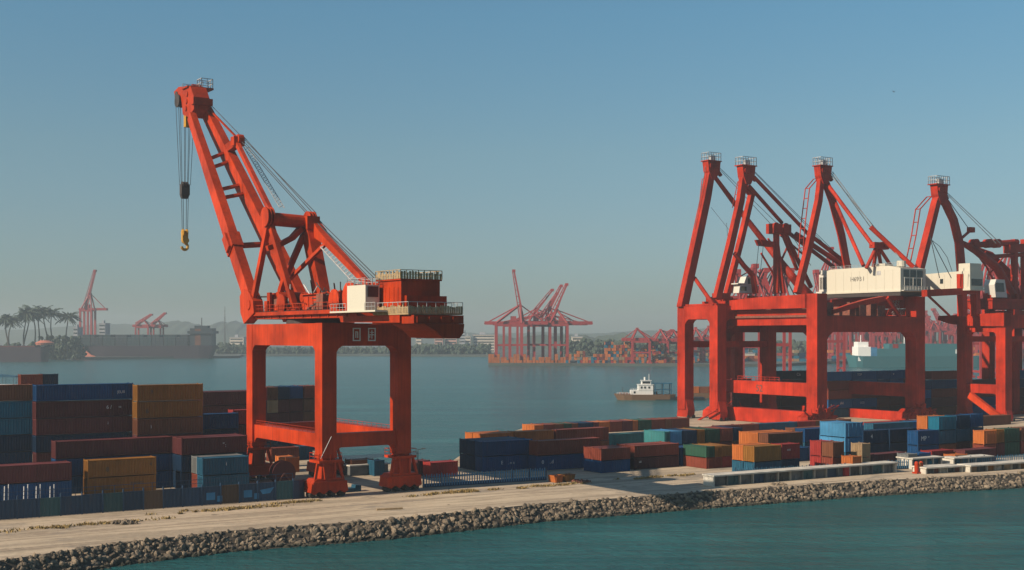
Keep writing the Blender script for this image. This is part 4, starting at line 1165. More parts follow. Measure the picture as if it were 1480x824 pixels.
stack(1232, 1245, 647, 1, ['orange'], 'small, near the blue fence', 1, d=206, th=3.0)
stack(1246, 1258, 636, 2, ['tan','tan'], 'the small sandy pair', 1, d=210, th=2.4)
stack(1248, 1284, 620, 2, ['navy','navy'], 'the first navy stack facing the quay', 1, d=233, marks={0:[('4',.3,.4,1.1)]})
stack(1286, 1326, 622, 2, ['navy','navy'], 'the middle navy stack', 1, d=236.5)
stack(1327, 1357, 614, 2, ['blue','blue'], 'the taller blue stack', 1, d=229, th=2.75, marks={0:[('MP',.15,.3,1.2),('*',.5,.4,.7)]})
stack(1262, 1310, 650, 1, ['maroon'], 'low before the navy stacks', 1, d=214)
stack(1313, 1326, 648, 1, ['grey'], 'low and grey before the navy stacks', 1, d=214.5)
stack(1328, 1345, 646, 1, ['blue'], 'low and blue before the navy stacks', 1, d=216)
stack(1347, 1378, 645, 1, ['red'], 'low behind the little orange machine', 1, d=220)
stack(1380, 1398, 650, 1, ['orange'], 'low and small, beside the low red one', 1, d=219, th=2.0)
stack(1357, 1382, 605, 3, ['teal','steel blue','brown'], 'the teal topped stack by the brace foot', 2, d=233.5, door='front', rear=['orange','orange','brown'])
stack(1383, 1402, 605, 3, ['navy','steel blue','dark maroon'], 'the navy topped stack by the brace foot', 1, d=238, door='front')
stack(1403, 1421, 605, 3, ['blue','steel blue','tan'], 'the blue topped stack by the brace foot', 1, d=241, door='front')
stack(1422, 1440, 622, 2, ['orange','red-brown'], 'the orange pair near the picture edge', 1, d=233, door='front')
stack(1441, 1452, 622, 2, ['mustard','maroon'], 'the slim yellow pair near the picture edge', 1, d=236, door='front')
stack(1453, 1474, 622, 2, ['green','green'], 'the dark green pair near the picture edge', 1, d=238, door='front')
stack(1476, 1500, 620, 2, ['brown','red-brown'], 'the brown pair at the picture edge', 1, d=241, door='front')
stack(1395, 1440, 655, 1, ['maroon'], 'low near the blue railings', 1, d=222)
# -- tall dark stacks behind the wide crane
stack(1197, 1231, 538, 5, ['bright blue','red-brown','red-brown','bright blue','steel blue'], 'the tall stack just inside the wide crane', 1, d=347, marks={3:[('a',.1,.3,1.2),('A4',.5,.4,1.2)]})
stack(1232, 1267, 538, 5, ['bright blue','bright blue','red-brown','bright blue','steel blue'], 'the second tall stack behind the wide crane', 1, d=352.6, marks={3:[('GGD',.3,.4,.9)],0:[('TOP',.2,.5,1.0)]})
stack(1268, 1286, 539, 5, ['bright blue','blue','red-brown','red-brown','red-brown'], 'the third tall stack behind the wide crane', 1, d=358.5)
stack(1287, 1306, 538, 5, ['bright blue','bright blue','red-brown','red-brown','brown'], 'the fourth tall stack behind the wide crane', 1, d=362, marks={0:[('x',.2,.5,1.0)]})
stack(1307, 1330, 538, 5, ['blue','maroon','maroon','red-brown','maroon'], 'the tall stack hidden by the crane leg', 1, d=369)
stack(1347, 1388, 538, 5, ['red-brown','blue','red-brown','maroon','brown'], 'the tall rust red stack between two cranes', 1, d=356)
stack(1338, 1346, 550, 4, ['blue','bright blue','blue','navy'], 'the slim blue stack beside the rust red one', 1, d=352)
stack(1404, 1440, 566, 4, ['maroon','red-brown','blue','bright blue'], 'the dark stack inside the edge crane', 1, d=360)
stack(1472, 1530, 536, 5, ['bright blue','blue','maroon','maroon','maroon'], 'the blue topped stack at the picture edge', 1, d=364)
stack(1064, 1086, 545, 4, ['red','maroon','maroon','maroon'], 'the red topped stack seen through the portal', 1, d=346, th=2.8)
stack(1087, 1128, 571, 3, ['dark maroon','dark maroon','dark maroon'], 'the low dark stack seen through the portal', 1, d=351.5, th=2.6)
stack(1130, 1166, 541, 5, ['navy','dark maroon','dark maroon','dark maroon','dark maroon'], 'the navy topped stack seen through the portal', 1, d=358, marks={0:[('Cla',.6,.4,1.2)]})
stack(1168, 1190, 545, 4, ['maroon','maroon','red','maroon'], 'the stack behind the corner leg', 1, d=364, th=2.8)
def filler(px0, px1, d0, n, cols, where, th=2.6):
    """a run of containers end to end along one line of the yard"""
    x0,y0=gx(px0,d0),d0; u=0; i=0
    ordn=['first','second','third','fourth','fifth','sixth','seventh','eighth','ninth','tenth','eleventh','twelfth','thirteenth','fourteenth']
    while i < len(cols):
        L=rnd.choice((6.06,6.06,12.19)) if n==1 else 12.19
        x,y=x0+CT*u,y0+ST*u
        if x/y*F+CX > px1: break
        cc=cols[i]
        for k in range(n):
            c=cc[k] if isinstance(cc,tuple) else cc
            place(c, x, y, QZ+k*th, L, 2.44, th, TH, f"{c} container, {'lower tier, ' if n>1 and k==0 else ''}{ordn[i]} along {where}", True)
        u+=L+.25; i+=1
filler(1040, 1215, 282, 1, ['maroon','red-brown','steel blue','red','brown','maroon','navy','red-brown','orange'], 'the row under the wide crane')
filler(1075, 1330, 262, 1, ['red-brown','navy','brown','blue','maroon','turquoise','red','navy','grey','red-brown','blue'], 'the second row before the wide crane')
filler(1250, 1420, 292, 1, ['red','maroon','grey','red-brown','brown','orange','red','navy'], 'the row between two crane feet')
filler(1262, 1345, 252, 2, [('bright blue','steel blue'),('blue','bright blue'),('navy','grey'),('maroon','bright blue')], 'the blue row before the wide crane')
filler(1405, 1500, 262, 1, ['orange','red-brown','brown','tan','maroon'], 'the row behind the green pair')
filler(1060, 1165, 218, 1, ['steel blue','navy','blue','steel blue'], 'the row under the orange yellow pair')
filler(1172, 1232, 227.8, 1, ['navy'], 'the row before the long blue stack')
print('containers', count)
def overlap(a, b):
    if a[5] >= b[5]+b[6]-.05 or b[5] >= a[5]+a[6]-.05: return 0
    best = 9
    for axs in (a[4], a[4]+math.pi/2, b[4], b[4]+math.pi/2):
        ux, uy = math.cos(axs), math.sin(axs)
        def ext(o): return abs(math.cos(o[4]-axs))*o[2] + abs(math.sin(o[4]-axs))*o[3]
        dd = abs((a[1][0]-b[1][0])*ux + (a[1][1]-b[1][1])*uy) - ext(a) - ext(b)
        best = min(best, -dd)
    return best
import os
if os.environ.get('CHECK'):
    for i in range(len(BOXES)):
        for j in range(i):
            v = overlap(BOXES[i], BOXES[j])
            if v > .08: print('OVER', round(v,2), BOXES[i][0], '|', BOXES[j][0])

# ------------------------------------------------------------------ hoarding, fences, sheds and small things on the quay
M['hoard'] = paint('hoarding_blue', (.012,.040,.085), .6, .5, (.07,.05,.04), .25)
M['hoard_brown'] = paint('hoarding_brown', (.085,.05,.03), .7, .5)
M['hoard_teal'] = paint('hoarding_teal', (.02,.075,.085), .6, .5)
M['fence_blue'] = paint('fence_blue', (.05,.16,.26), .55, .4)
M['roof_white'] = plain('pale_roof', (.46,.43,.37), .85, 0, .3, .6)
M['shed_wall'] = plain('shed_wall', (.10,.105,.105), .85, 0, .5, .5)
def line_pts(px0, d0, px1, d1): return Vector((gx(px0,d0),d0,QZ)), Vector((gx(px1,d1),d1,QZ))
def along(name, px0, d0, px1, d1):
    a, b = line_pts(px0, d0, px1, d1)
    return empty(name, a, math.atan2(b.y-a.y, b.x-a.x)), (b-a).length
hr_, L = along('hoarding', -40, dq(755), 424, dq(721.5))
tag(hr_, 'long dark blue hoarding of painted panels in front of the stacked containers', 'hoarding')
pal = ['hoard','hoard','hoard','hoard_brown','hoard','hoard','hoard_teal','hoard','hoard','hoard_teal','hoard','hoard']
n = 16
for k in range(n):
    h = 2.35 + .25*k/n + rnd.uniform(-.05,.05)
    mb = MB(); x0, x1 = L*k/n+.03, L*(k+1)/n-.03
    corr(mb, (x0,0,0),(x1,0,0),.05,h,int((x1-x0)/.45),(0,1,0),.06); corr(mb,(x0,.12,0),(x1,.12,0),.05,h,int((x1-x0)/.45),(0,1,0),.02)
    mb.box(x0,x1,-.03,.16,h-.02,h+.06)
    p = mb.build('panel', M[pal[(k*5+3)%12] if k not in (8,) else 'hoard_brown'], hr_)
    if k in (11,13,14):
        q = MB(); cx=(x0+x1)/2
        if k==14: q.add([(cx-1,-.02,1.6),(cx-.6,-.02,1.0),(cx+.5,-.02,1.1),(cx+1.1,-.02,1.9),(cx+.1,-.02,1.75)],[(0,1,2,3,4)])
        else: q.box(cx-.7,cx+.5,-.03,-.012,.7,1.7); q.box(cx+.8,cx+1.5,-.03,-.012,.4,1.2)
        q.build('painted_patch', M['pale blue'], p)
mb = MB()
for k in range(n+1): mb.box(L*k/n-.07,L*k/n+.07,-.1,.2,0,2.9)
mb.rail([(0,.3,2.35),(L,.3,2.62)],1.0,.045,2.4)
mb.build('post', M['hoard'], hr_)
cvx = MB(); pts=[(L+.1+2.4*math.sin(t), 2.4-2.4*math.cos(t), 0) for t in [i*.35 for i in range(5)]]
cvx.add([p for p in pts]+[(p[0],p[1],2.6) for p in pts],[(i,i+1,6+i,5+i) for i in range(4)])
cvx.build('end_panel', M['hoard'], hr_)
# poles standing in front of the blue container behind the hoarding
for g_,px in enumerate((6,34,52,72)):
    d=164.5; t=empty('pole_stand',(gx(px,d),d,QZ),TH); tag(t,['white scaffold poles standing behind the hoarding, nearest the picture edge','white scaffold poles behind the hoarding, beside the edge ones','third bunch of white scaffold poles behind the hoarding','white scaffold poles behind the hoarding, nearest the ochre containers'][g_],'poles','pole stands behind the hoarding')
    for k in range(2):
        MB().tube((k*.5,0,0),(k*.5+.05,0,3.0+.25*(k%2)),.06).build('pole', M['mark'], t)
    MB().box(-.3,1.3,-.15,.15,0,.3).build('base', M['rust'], t)
# parked car behind the hoarding
def car(px, d, mat, label, rz):
    t=empty('parked_car',(gx(px,d),d,QZ),rz); tag(t,label,'car')
    b=MB(); b.prism([(-2.2,.35),(-2.25,.85),(-1.9,1.0),(-1.2,1.05),(-.6,1.5),(1.1,1.52),(1.9,1.05),(2.2,.95),(2.25,.4)],1,-.85,.85); b.build('body',mat,t)
    w=MB(); w.prism([(-1.05,1.06),(-.58,1.44),(1.05,1.46),(1.7,1.06)],1,-.865,.865); w.build('window',M['glass'],t)
    for x in (-1.4,1.4):
        for y in (-.8,.8):
            wh=MB().disc((x,y,.34),1,.34,.22,16).build('wheel',M['wheel'],t)
    for y in (-.6,.6): MB().box(-2.27,-2.2,y-.15,y+.15,.7,.85).build('headlight',M['mark'],t)
car(30,159.8,M['white'],'white saloon car parked behind the hoarding, mostly hidden',R(28))
car(268,171.2,M['steel blue'],'slate blue saloon car parked between hoarding and slate containers',R(30))
# blue palisade fences
def palisade(px0,d0,px1,d1,h,label,mat='fence_blue'):
    t,L=along('palisade_fence',px0,d0,px1,d1); tag(t,label,'fence')
    mb=MB(); k=int(L/.42)
    for i in range(k): mb.box(i*L/k,i*L/k+.16,-.03,.03,.15,h+.12*(i%2))
    mb.build('slat',M[mat],t)
    mb=MB()
    for z in (.5,h-.35): mb.box(0,L,.03,.1,z,z+.1)
    mb.build('rail',M[mat],t)
    m2=int(L/3)
    mb=MB()
    for i in range(m2+1): mb.box(i*L/m2-.07,i*L/m2+.07,.1,.22,0,h+.25)
    mb.build('post',M['hoard'],t)
    MB().box(0,L,.02,.12,0,.5).build('kerb_board',M['hoard'],t)
    return t
palisade(612,dq(705),790,dq(694),1.9,'blue palisade fence between the big crane and the blue containers')
palisade(1064,198.2,1222,205.5,1.7,'blue palisade fence behind the long low white roofed shed')
palisade(1384,217.5,1500,224,1.6,'blue palisade fence near the picture edge, behind the low roofs')
palisade(1262,211.5,1330,215.0,1.5,'short blue palisade fence in front of the low maroon container')
# long low sheds
def shed(px0,d0,px1,d1,h,dep,label,bays,tints,front='shed_wall'):
    t,L=along('low_shed',px0,d0,px1,d1); tag(t,label,'shed')
    MB().box(0,.3,0,dep,0,h).build('end_wall',M['roof_white'],t)
    MB().box(L-.3,L,0,dep,0,h).build('end_wall',M['roof_white'],t)
    MB().box(.3,L-.3,dep-.3,dep,0,h-.02).build('rear_wall',M[front],t)
    MB().box(-.15,L+.15,-.35,dep+.15,h,h+.22).build('roof',M['roof_white'],t)
    for k in range(bays):
        x0=.35+(L-.7)*k/bays; x1=.35+(L-.7)*(k+1)/bays
        mb=MB(); mb.box(x0,x1-.18,.45,.6,0,h-.03)
        for j in range(rnd.randint(1,3)):
            a=rnd.uniform(x0+.2,x1-1); mb.box(a,a+rnd.uniform(.3,.9),.30,.42,0,rnd.uniform(.4,h-.3))
        mb.build('bay_panel',M[tints[k%len(tints)]],t)
        MB().box(x1-.16,x1+.02,.05,.6,0,h-.01).build('pillar',M['concrete'] if k%3 else M['shed_wall'],t)
    return t
shed(1031,189,1296,209,1.5,2.4,'long low shed with white flat roof and dark bays beside the quay road',15,['shed_wall','hoard_teal','shed_wall','hoard','shed_wall','darkmark'])
shed(1338,206,1392,209.5,.9,3.0,'short low shed with a broad pale roof, past the orange machine',5,['shed_wall','rust','concrete'])
shed(1378,216.5,1434,220.5,1.5,2.6,'low shed with slate blue panels near the blue palisade',5,['steel blue','shed_wall','steel blue'])
shed(1318,213.5,1362,216.8,1.7,3.5,'low shed with pale roof just behind the orange machine',4,['steel blue','shed_wall','teal'])
shed(1402,208.5,1500,216,1.0,2.6,'low shed with ochre and black bays at the picture edge',8,['tan','darkmark','mustard','concrete'])
# small orange machine
d=dq(684); t=empty('mooring_winch',(gx(1328,d),d,QZ),TH); tag(t,'bright orange two post machine standing on the quay edge','winch')
for x in (-.6,.6):
    b=MB(); b.tube((x,0,.2),(x,0,1.7),.34,n=12); b.tube((x,0,1.7),(x,0,2.0),.34,.2,12); b.build('post',M['crane'],t)
b=MB(); b.box(-1.1,1.1,-.5,.5,0,.25); b.build('base',M['crane'],t)
b=MB(); b.tube((-.6,0,1.2),(.6,0,1.2),.3,n=12); b.box(-.2,.25,-.4,.4,1.3,1.8); b.build('drum',M['orange'],t)
# drums and skips
for px,d,lab,c in ((1062,193.5,'orange steel drum at the end of the blue palisade','orange'),(1117,196.5,'red steel drum between the palisade and the shed','red'),(1222,203.6,'orange red steel drum near the small orange container','red')):
    t=empty('steel_drum',(gx(px,d),d,QZ)); tag(t,lab,'drum','steel drums by the shed')
    b=MB(); b.tube((0,0,0),(0,0,1.5),.62,n=16)
    for z in (.5,1.0,1.5): b.tube((0,0,z-.04),(0,0,z+.04),.66,n=16)
    b.build('barrel',M[c],t); MB().tube((.2,.1,1.5),(.2,.1,1.6),.1).build('cap',M['dark'],t)
for px0,c,lab in ((801,'orange','orange open skip at the end of the blue palisade'),(816,'mustard','yellow ochre open skip beside the orange one')):
    d=193.5+(px0-801)*.08; t=empty('skip_bin',(gx(px0,d),d,QZ),TH); tag(t,lab,'skip','open skips by the palisade')
    b=MB(); w=1.75 if c=='orange' else 2.1
    b.prism([(.25,.05),(w-.25,.05),(w,1.15),(w-.1,1.15),(w-.32,.15),(.32,.15),(.1,1.15),(0,1.15)],1,0,1.8); b.box(.2,w-.2,-.05,.05,.05,1.1); b.box(.2,w-.2,1.75,1.85,.05,1.1)
    for x in (.4,w/2,w-.4): b.box(x-.06,x+.06,-.12,-.05,.1,1.1)
    b.build('bin_body',M[c],t); b=MB(); b.box(-.06,w+.06,-.1,.02,1.1,1.2); b.build('rim',M['rust'],t)
# lamp post, rubble heaps, timber
d=dq(697); t=empty('lamp_post',(gx(604,d),d,QZ)); tag(t,'slim dark lamp post between the crane foot and the red container','lamp post')
MB().tube((0,0,0),(0,0,5.2),.09,.06).build('pole',M['dark'],t); b=MB(); b.beam((0,0,5.1),(.9,0,5.3),.08,.08); b.build('bracket',M['dark'],t); MB().box(.6,1.2,-.12,.12,5.25,5.36).build('lamp_head',M['dark'],t)
def heap(px,py,n,a,h,mat,label,name,seed):
    q=random.Random(seed); d=dq(py); mb=MB()
    for i in range(n):
        sh=q.choice(shapes); r_=math.sqrt(q.random()); th_=q.uniform(0,6.28); sc=q.uniform(.15,.42)
        p=Vector((gx(px,d)+r_*a*math.cos(th_),d+r_*a*.6*math.sin(th_),QZ+(1-r_)*h*q.random()))
        mb.add([p+v*sc for v in sh],ICO_F)
    o=mb.build(name,mat); tag(o,label,'rubble',kind='stuff'); return o
heap(180,757,70,1.6,.5,M['rock'],'small heap of broken stone on the quay road','rubble',1)
heap(840,697,60,1.5,.4,M['rust'],'rusty scrap lying beside the skips','scrap',2)
heap(1125,701,40,1.2,.4,M['rock'],'small heap of stones beside the low shed','rubble',3)
for px,py,l,lab in ((545,738,3.5,'short dark timber lying on the sand near the crane'),):
    d=dq(py); o=MB().box(0,l,0,.3,0,.22).build('timber',M['wood'],None,loc=(gx(px,d),d,QZ+.004),rz=R(20)); tag(o,lab,'timber')
d=191; t=empty('cable_reel',(gx(408,d),d,QZ),TH); tag(t,'dark red cable reel standing between the crane legs','cable reel')
for y in (-.7,.7): MB().disc((0,y,1.9),1,1.9,.16,24).build('flange',M['maroon'],t)
MB().disc((0,0,1.9),1,1.2,1.2,20).build('drum',M['dark'],t)
b=MB(); b.box(-1.6,1.6,-.9,.9,0,.3); b.beam((-1.3,-.85,.2),(0,-.85,1.9),.2,.2); b.beam((1.3,-.85,.2),(0,-.85,1.9),.2,.2); b.beam((-1.3,.85,.2),(0,.85,1.9),.2,.2); b.beam((1.3,.85,.2),(0,.85,1.9),.2,.2); b.build('stand',M['rust'],t)
# pieces by the foot of the big crane
d=dq(712); o=MB().prism([(0,0),(2.6,0),(2.6,.9),(1.7,1.0),(1.6,.55),(0,.55)],1,0,1.4).build('cable_box',M['steel blue'],None,loc=(gx(499,d),d,QZ+.004),rz=TH); tag(o,'slate blue steel box on the ground between the crane feet','box')
d=203; t=empty('pier_shed',(gx(506,d),d,QZ),TH); tag(t,'dark low pier shed with a pale roof edge between the crane feet','shed')
MB().box(0,7,0,3,0,1.6).build('wall',M['shed_wall'],t); MB().box(-.2,7.2,-.3,3.2,1.6,1.8).build('roof',M['roof_white'],t)

# ------------------------------------------------------------------ vessels
M['hull_red']=paint('hull_red',(.022,.012,.022),.6,.4); M['hull_dark']=paint('hull_dark',(.010,.020,.028),.6,.3); M['hull_teal']=paint('hull_teal',(.022,.10,.115),.6,.3)
M['hull_rust']=paint('hull_rust',(.13,.075,.042),.7,.6); M['primer']=paint('primer_pink',(.50,.16,.10),.7,.4); M['ship_white']=paint('ship_white',(.75,.75,.72),.5,.15)
M['deck_teal']=paint('deck_cargo_teal',(.006,.024,.03),.7,.3)
def hull(root,L,Bm,H,mat,name='hull',bow=.12,stern=.04,x0=0):
    """bow at x0, stern at x0+L; sheered, pointed bow"""
    mb=MB(); st=[]
    for t,w,z in ((0,.04,1.18),(bow*.5,.5,1.1),(bow,.85,1.04),(bow*2,1,1),(.9,1,1),(1,.82,1.02)):
        x=x0+L*t; st.append((x,w,z))
    for x,w,z in st:
        wx=.55 if x==x0 else 1
        k = (x-x0)/L
        xw = x + (L*bow*.55*(1-min(1,k/(bow*2))) if k<bow*2 else (-L*stern if k>.95 else 0))
        mb.v += [(xw,-w*Bm/2*.86,-.6),(x,-w*Bm/2,H*z),(x,w*Bm/2,H*z),(xw,w*Bm/2*.86,-.6)]
    for i in range(len(st)-1):
        o=4*i
        for k in range(4): mb.f.append((o+k,o+(k+1)%4,o+4+(k+1)%4,o+4+k))
    mb.f += [(0,1,2,3),(4*len(st)-1,4*len(st)-2,4*len(st)-3,4*len(st)-4)]
    return mb.build(name,mat,root)
# laden cargo ship on the far side
d=1400; k_=d/F
t=empty('cargo_ship',(gx(107,d),d,0),0); tag(t,'long cargo ship with dark cargo, maroon hull and pale primer at its bow','ship','ships across the harbour')
L=205*k_; hull(t,L,26,14.5,M['hull_red'])
MB().prism([(L*.015,15.5),(L*.09,15.2),(L*.105,10),(L*.15,4),(L*.22,-.3),(L*.08,-.3),(L*.05,6)],1,-13.6,-11.0).build('bow_patch',M['primer'],t)
for k in range(9):
    x0=L*(.06+.085*k); mb=MB()
    for j in range(4):
        for i in range(3): mb.box(x0+i*L*.027,x0+i*L*.027+L*.0262,-12.4+.01*j,12.4,14.6+j*3.1,14.6+j*3.1+2.98) if (j<3 or (k*3+i)%4) else None
    o=mb.build('cargo_block',[M['deck_teal'],M['hull_dark'],M['deck_teal'],M['hull_dark'],M['deck_teal']][k%5],t); o['kind']='stuff'
b=MB(); b.box(L*.835,L*.985,-11,11,14.5,34); b.box(L*.82,L*1.0,-13,13,28,31); b.box(L*.86,L*.95,-7,7,34,37); b.build('bridge',M['hull_dark'],t)
b=MB(); b.box(L*.87,L*.91,-11.2,11.2,15,33.5); b.build('stair_tower',M['brown'],t); MB().tube((L*.9,0,37),(L*.9,0,46),.5).build('mast',M['dark'],t)
b=MB(); b.box(L*.0+1,L*.06,-7,7,15.5,22); b.build('forecastle',M['hull_dark'],t)
# maroon barge and its pink tower
d=1212; k_=d/F; t=empty('cargo_ship',(gx(72,d),d,0),R(180)); tag(t,'low maroon barge with a pink domed tower at its end','ship','ships across the harbour')
hull(t,90*k_,16,14.5,M['hull_red'],bow=.05); b=MB(); b.box(12,85*k_,-7,7,14,15.6); b.build('hatch_cover',M['maroon'],t)
b=MB(); b.tube((5,0,10),(5,0,17),3.4,n=14); b.build('tower',M['ship_white'],t); b=MB(); b.tube((5,0,16.5),(5,0,18.6),8,9,18); b.tube((5,0,18.6),(5,0,21),9,4,18); b.build('dome',M['primer'],t)
# tug and barge in the channel
d=487; k_=d/F; t=empty('work_boat',(gx(887,d),d,0),0); tag(t,'rusty work boat with white cabin moored in the channel','boat')
L=118*k_; hull(t,L*.75,7.5,2.2,M['hull_rust'],bow=.14); b=MB(); b.box(L*.5,L*1.1,-3.4,3.4,-.3,1.1); b.build('stern_deck',M['hull_dark'],t)
x=lambda p:(p-887)*k_
b=MB(); b.box(x(911),x(943),-2.4,2.4,2,3.9); b.box(x(922),x(943),-2.5,2.5,3.9,6.0); b.box(x(921),x(944),-2.7,2.7,6.0,6.15); b.box(x(927),x(940),-1.9,1.9,6.15,7.6); b.box(x(926),x(941),-2.1,2.1,7.6,7.75); b.tube((x(938),0,7.7),(x(938),0,10.2),.1); b.tube((x(932),.5,7.7),(x(932),.5,9.0),.35,n=10)
b.rail([(x(911),-2.3,3.9),(x(922),-2.3,3.9)],.8,.05,.8); b.rail([(x(891),-2.2,2.3),(x(911),-2.9,2.2)],.8,.05,1.0)
c=b.build('cabin',M['ship_white'],t)
for p,z in ((915,2.7),(925,4.6),(930,4.6),(936,4.6)): MB().box(x(p),x(p+2.6),-2.58 if z>4 else -2.48,-2.52 if z>4 else -2.42,z,z+.8).build('window',M['glass'],c)
MB().box(x(928),x(939),-1.96,-1.9,6.5,7.3).build('window',M['glass'],c)
b=MB()
for p in (946,958,969):
    for y in (-2.4,2.4): b.box(x(p)-.15,x(p)+.15,y-.15,y+.15,1,6.6)
b.box(x(944),x(971),-2.6,2.6,6.4,6.7); b.box(x(944),x(971),-2.5,2.5,4.0,4.15); b.build('canopy_frame',M['steel blue'],t)
b=MB()
for q in range(18): b.box(x(892)+q*.9,x(892)+q*.9+.5,rnd.uniform(-2,0),rnd.uniform(.3,2),2.1,2.1+rnd.uniform(.3,1.3))
o=b.build('deck_gear',M['rust'],t); o['kind']='stuff'; MB().tube((x(900),0,2),(x(900),0,5),.1).build('mast',M['dark'],t)
d=505; k_=d/F; t=empty('cargo_barge',(gx(990,d),d,0),0); tag(t,'flat rusty barge carrying a row of rust red containers','barge')
b=MB(); b.prism([(0,1.0),(2,-.5),(26,-.5),(28,1.9),(0,1.9)],1,-5,5); b.build('hull',M['hull_rust'],t)
for i,(p0,p1,c) in enumerate(((1001,1009,'orange'),(1010,1023,'brown'),(1024,1040,'red-brown'))):
    L_=(p1-p0)*k_
    o=place(c,gx(p0,d),d-2.2,1.95,L_,2.44,2.7,0,['orange container at the end of the barge deck','brown container in the middle of the barge deck','rust red container on the barge deck, behind the portal leg'][i],False); 
# boat with blue canopy
d=600; k_=d/F; t=empty('canopy_boat',(gx(-14,d),d,0),0); tag(t,'small ferry with a flat blue canopy beyond the containers','boat')
hull(t,42*k_,4.5,1.8,M['ship_white'])
for p in (2,8,14):
    for y in (-1.8,1.8): MB().tube((p*.85,y,1.5),(p*.85,y,5.2),.1).build('post',M['dark'],t)
b=MB(); b.prism([(-.5,5.2),(13.6,5.2),(12.8,5.8),(5,6.6),(0,6.6)],1,-2.6,2.6); b.build('canopy',M['steel blue'],t)
# teal vessel with white block
d=1010; k_=d/F; t=empty('cargo_ship',(gx(1222,d),d,0),0); tag(t,'teal vessel with a white block seen through the wide portal','ship','ships across the harbour')
hull(t,205*k_,20,9,M['hull_teal'],bow=.05); x=lambda p:(p-1222)*k_
b=MB(); b.box(x(1236),x(1254),-9,9,5,16.5); b.box(x(1237),x(1252),-6,6,16.5,20.5); b.build('bridge',M['ship_white'],t)
b=MB(); b.box(x(1254),x(1263),-9.02,9,5,16); b.build('deck_house',M['pale blue'],t)
b=MB(); b.box(x(1263),x(1400),-9,9,7,15); b.box(x(1281),x(1380),-8,8,15,19); b.build('cargo_hold',M['hull_teal'],t)
b=MB(); b.box(x(1286),x(1294),-8.1,-8.0,15.3,18.8); b.build('red_panel',M['red'],t); b=MB(); b.box(x(1375),x(1384),-9.1,-9.02,11,14.5); b.build('pale_panel',M['ship_white'],t)
for q in (1244,1307,1312): MB().tube((x(q),0,15),(x(q),0,26),.4).build('mast',M['ship_white'],t)

# ------------------------------------------------------------------ the far shore: cranes, blocks, palms, woods
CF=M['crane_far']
def far_crane(d, legs, yb, yg, gl, gr, booms, apex, label, group, dep=16, th=1.7, ties=True, z0=2.2, cab=None):
    """portal crane far across the water; columns and rows as they stand in the photograph at distance d"""
    o=Vector((gx(legs[0],d),d,z0)); t=empty('far_crane',o,0); tag(t,label,'crane',group)
    X=lambda p: gx(p,d)-o.x; Z=lambda y: gz(y,d)-z0
    zg=Z(yg)
    for j,p in enumerate(legs):
        for y in (0,dep):
            b=MB(); b.box(X(p)-th/2,X(p)+th/2,y-th/2,y+th/2,0,zg-1.2); b.box(X(p)-th*.9,X(p)+th*.9,y-th*1.6,y+th*1.6,0,1.2); b.build('leg',CF,t)
    b=MB(); b.box(X(gl),X(gr),dep*.32,dep*.32+th,zg-1.3,zg+1.6); b.box(X(gl),X(gr),dep*.62,dep*.62+th,zg-1.3,zg+1.6)
    for k in range(9): q=X(gl)+(X(gr)-X(gl))*k/8; b.box(q-.3,q+.3,dep*.3,dep*.75,zg-.6,zg+.2)
    b.build('girder',CF,t)
    b=MB()
    for y in (0,dep): b.box(X(legs[0]),X(legs[-1]),y-th*.4,y+th*.4,zg-2.6,zg-.9); b.box(X(legs[0]),X(legs[-1]),y-th*.35,y+th*.35,zg*.42,zg*.42+1.5)
    for p in legs: b.box(X(p)-th*.4,X(p)+th*.4,0,dep,zg-2.7,zg-1.0); b.box(X(p)-th*.3,X(p)+th*.3,0,dep,3,4.2)
    b.build('portal_frame',CF,t)
    a=Vector((X(apex[0]),dep/2,Z(apex[1])))
    b=MB()
    for p in (legs[0],legs[-1]) if len(legs)>1 else legs:
        for y in (dep*.1,dep*.9): b.tube((X(p),y,zg),a+Vector((0,(y-dep/2)*.25,0)),th*.42,n=6)
    b.box(a.x-1,a.x+1,a.y-2.5,a.y+2.5,a.z-.8,a.z+.8)
    if ties:
        for p in (gl+ (gr-gl)*.06, gr-(gr-gl)*.06): b.tube(a,(X(p),dep/2,zg+1),th*.22,n=5)
    b.build('apex_frame',CF,t)
    for (p0,y0),(p1,y1) in booms:
        b=MB(); p=Vector((X(p0),0,Z(y0))); q=Vector((X(p1),0,Z(y1))); w=Vector((0,dep*.3,0))
        n_=Vector((-(q-p).z,0,(q-p).x)).normalized()*2.0
        c0=Vector((0,dep*.5,0))
        for sgn in (-1,1):
            b.beam(p+c0+w*sgn*.6,q+c0+w*sgn*.5,1.2,1.7,1.0,1.3,(0,1,0)); b.tube(p+c0+w*sgn*.6+n_*1.6,q+c0+w*sgn*.5+n_*.7,.45,n=5)
        for k in range(9):
            m_=p.lerp(q,k/8)+c0; b.tube(m_-w*.6,m_+w*.6,.45,n=5); b.tube(m_+w*.5,m_+w*.5+n_*1.3*(1-k/12),.3,n=4); b.tube(m_-w*.5,m_-w*.5+n_*1.3*(1-k/12),.3,n=4)
        b.box(q.x-1.6,q.x+1.2,dep*.3,dep*.7,q.z-1,q.z+1.2)
        b.build('boom',CF,t)
        if ties: MB().tube(a,p.lerp(q,.8)+c0,.35,n=5).build('tie_bar',CF,t)
    if cab:
        b=MB(); b.box(X(cab)-2.5,X(cab)+2.5,dep*.3,dep*.7,zg+1.6,zg+6); b.build('machinery_house',CF,t)
    return t
G1='red cranes on the quay across the water'
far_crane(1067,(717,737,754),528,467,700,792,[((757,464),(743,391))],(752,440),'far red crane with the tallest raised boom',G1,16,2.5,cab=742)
far_crane(1090,(764,785),528,466,735,826,[((766,462),(799,419))],(775,446),'far red crane with a slanting boom, behind the tallest boom',G1,16,2.3,cab=775)
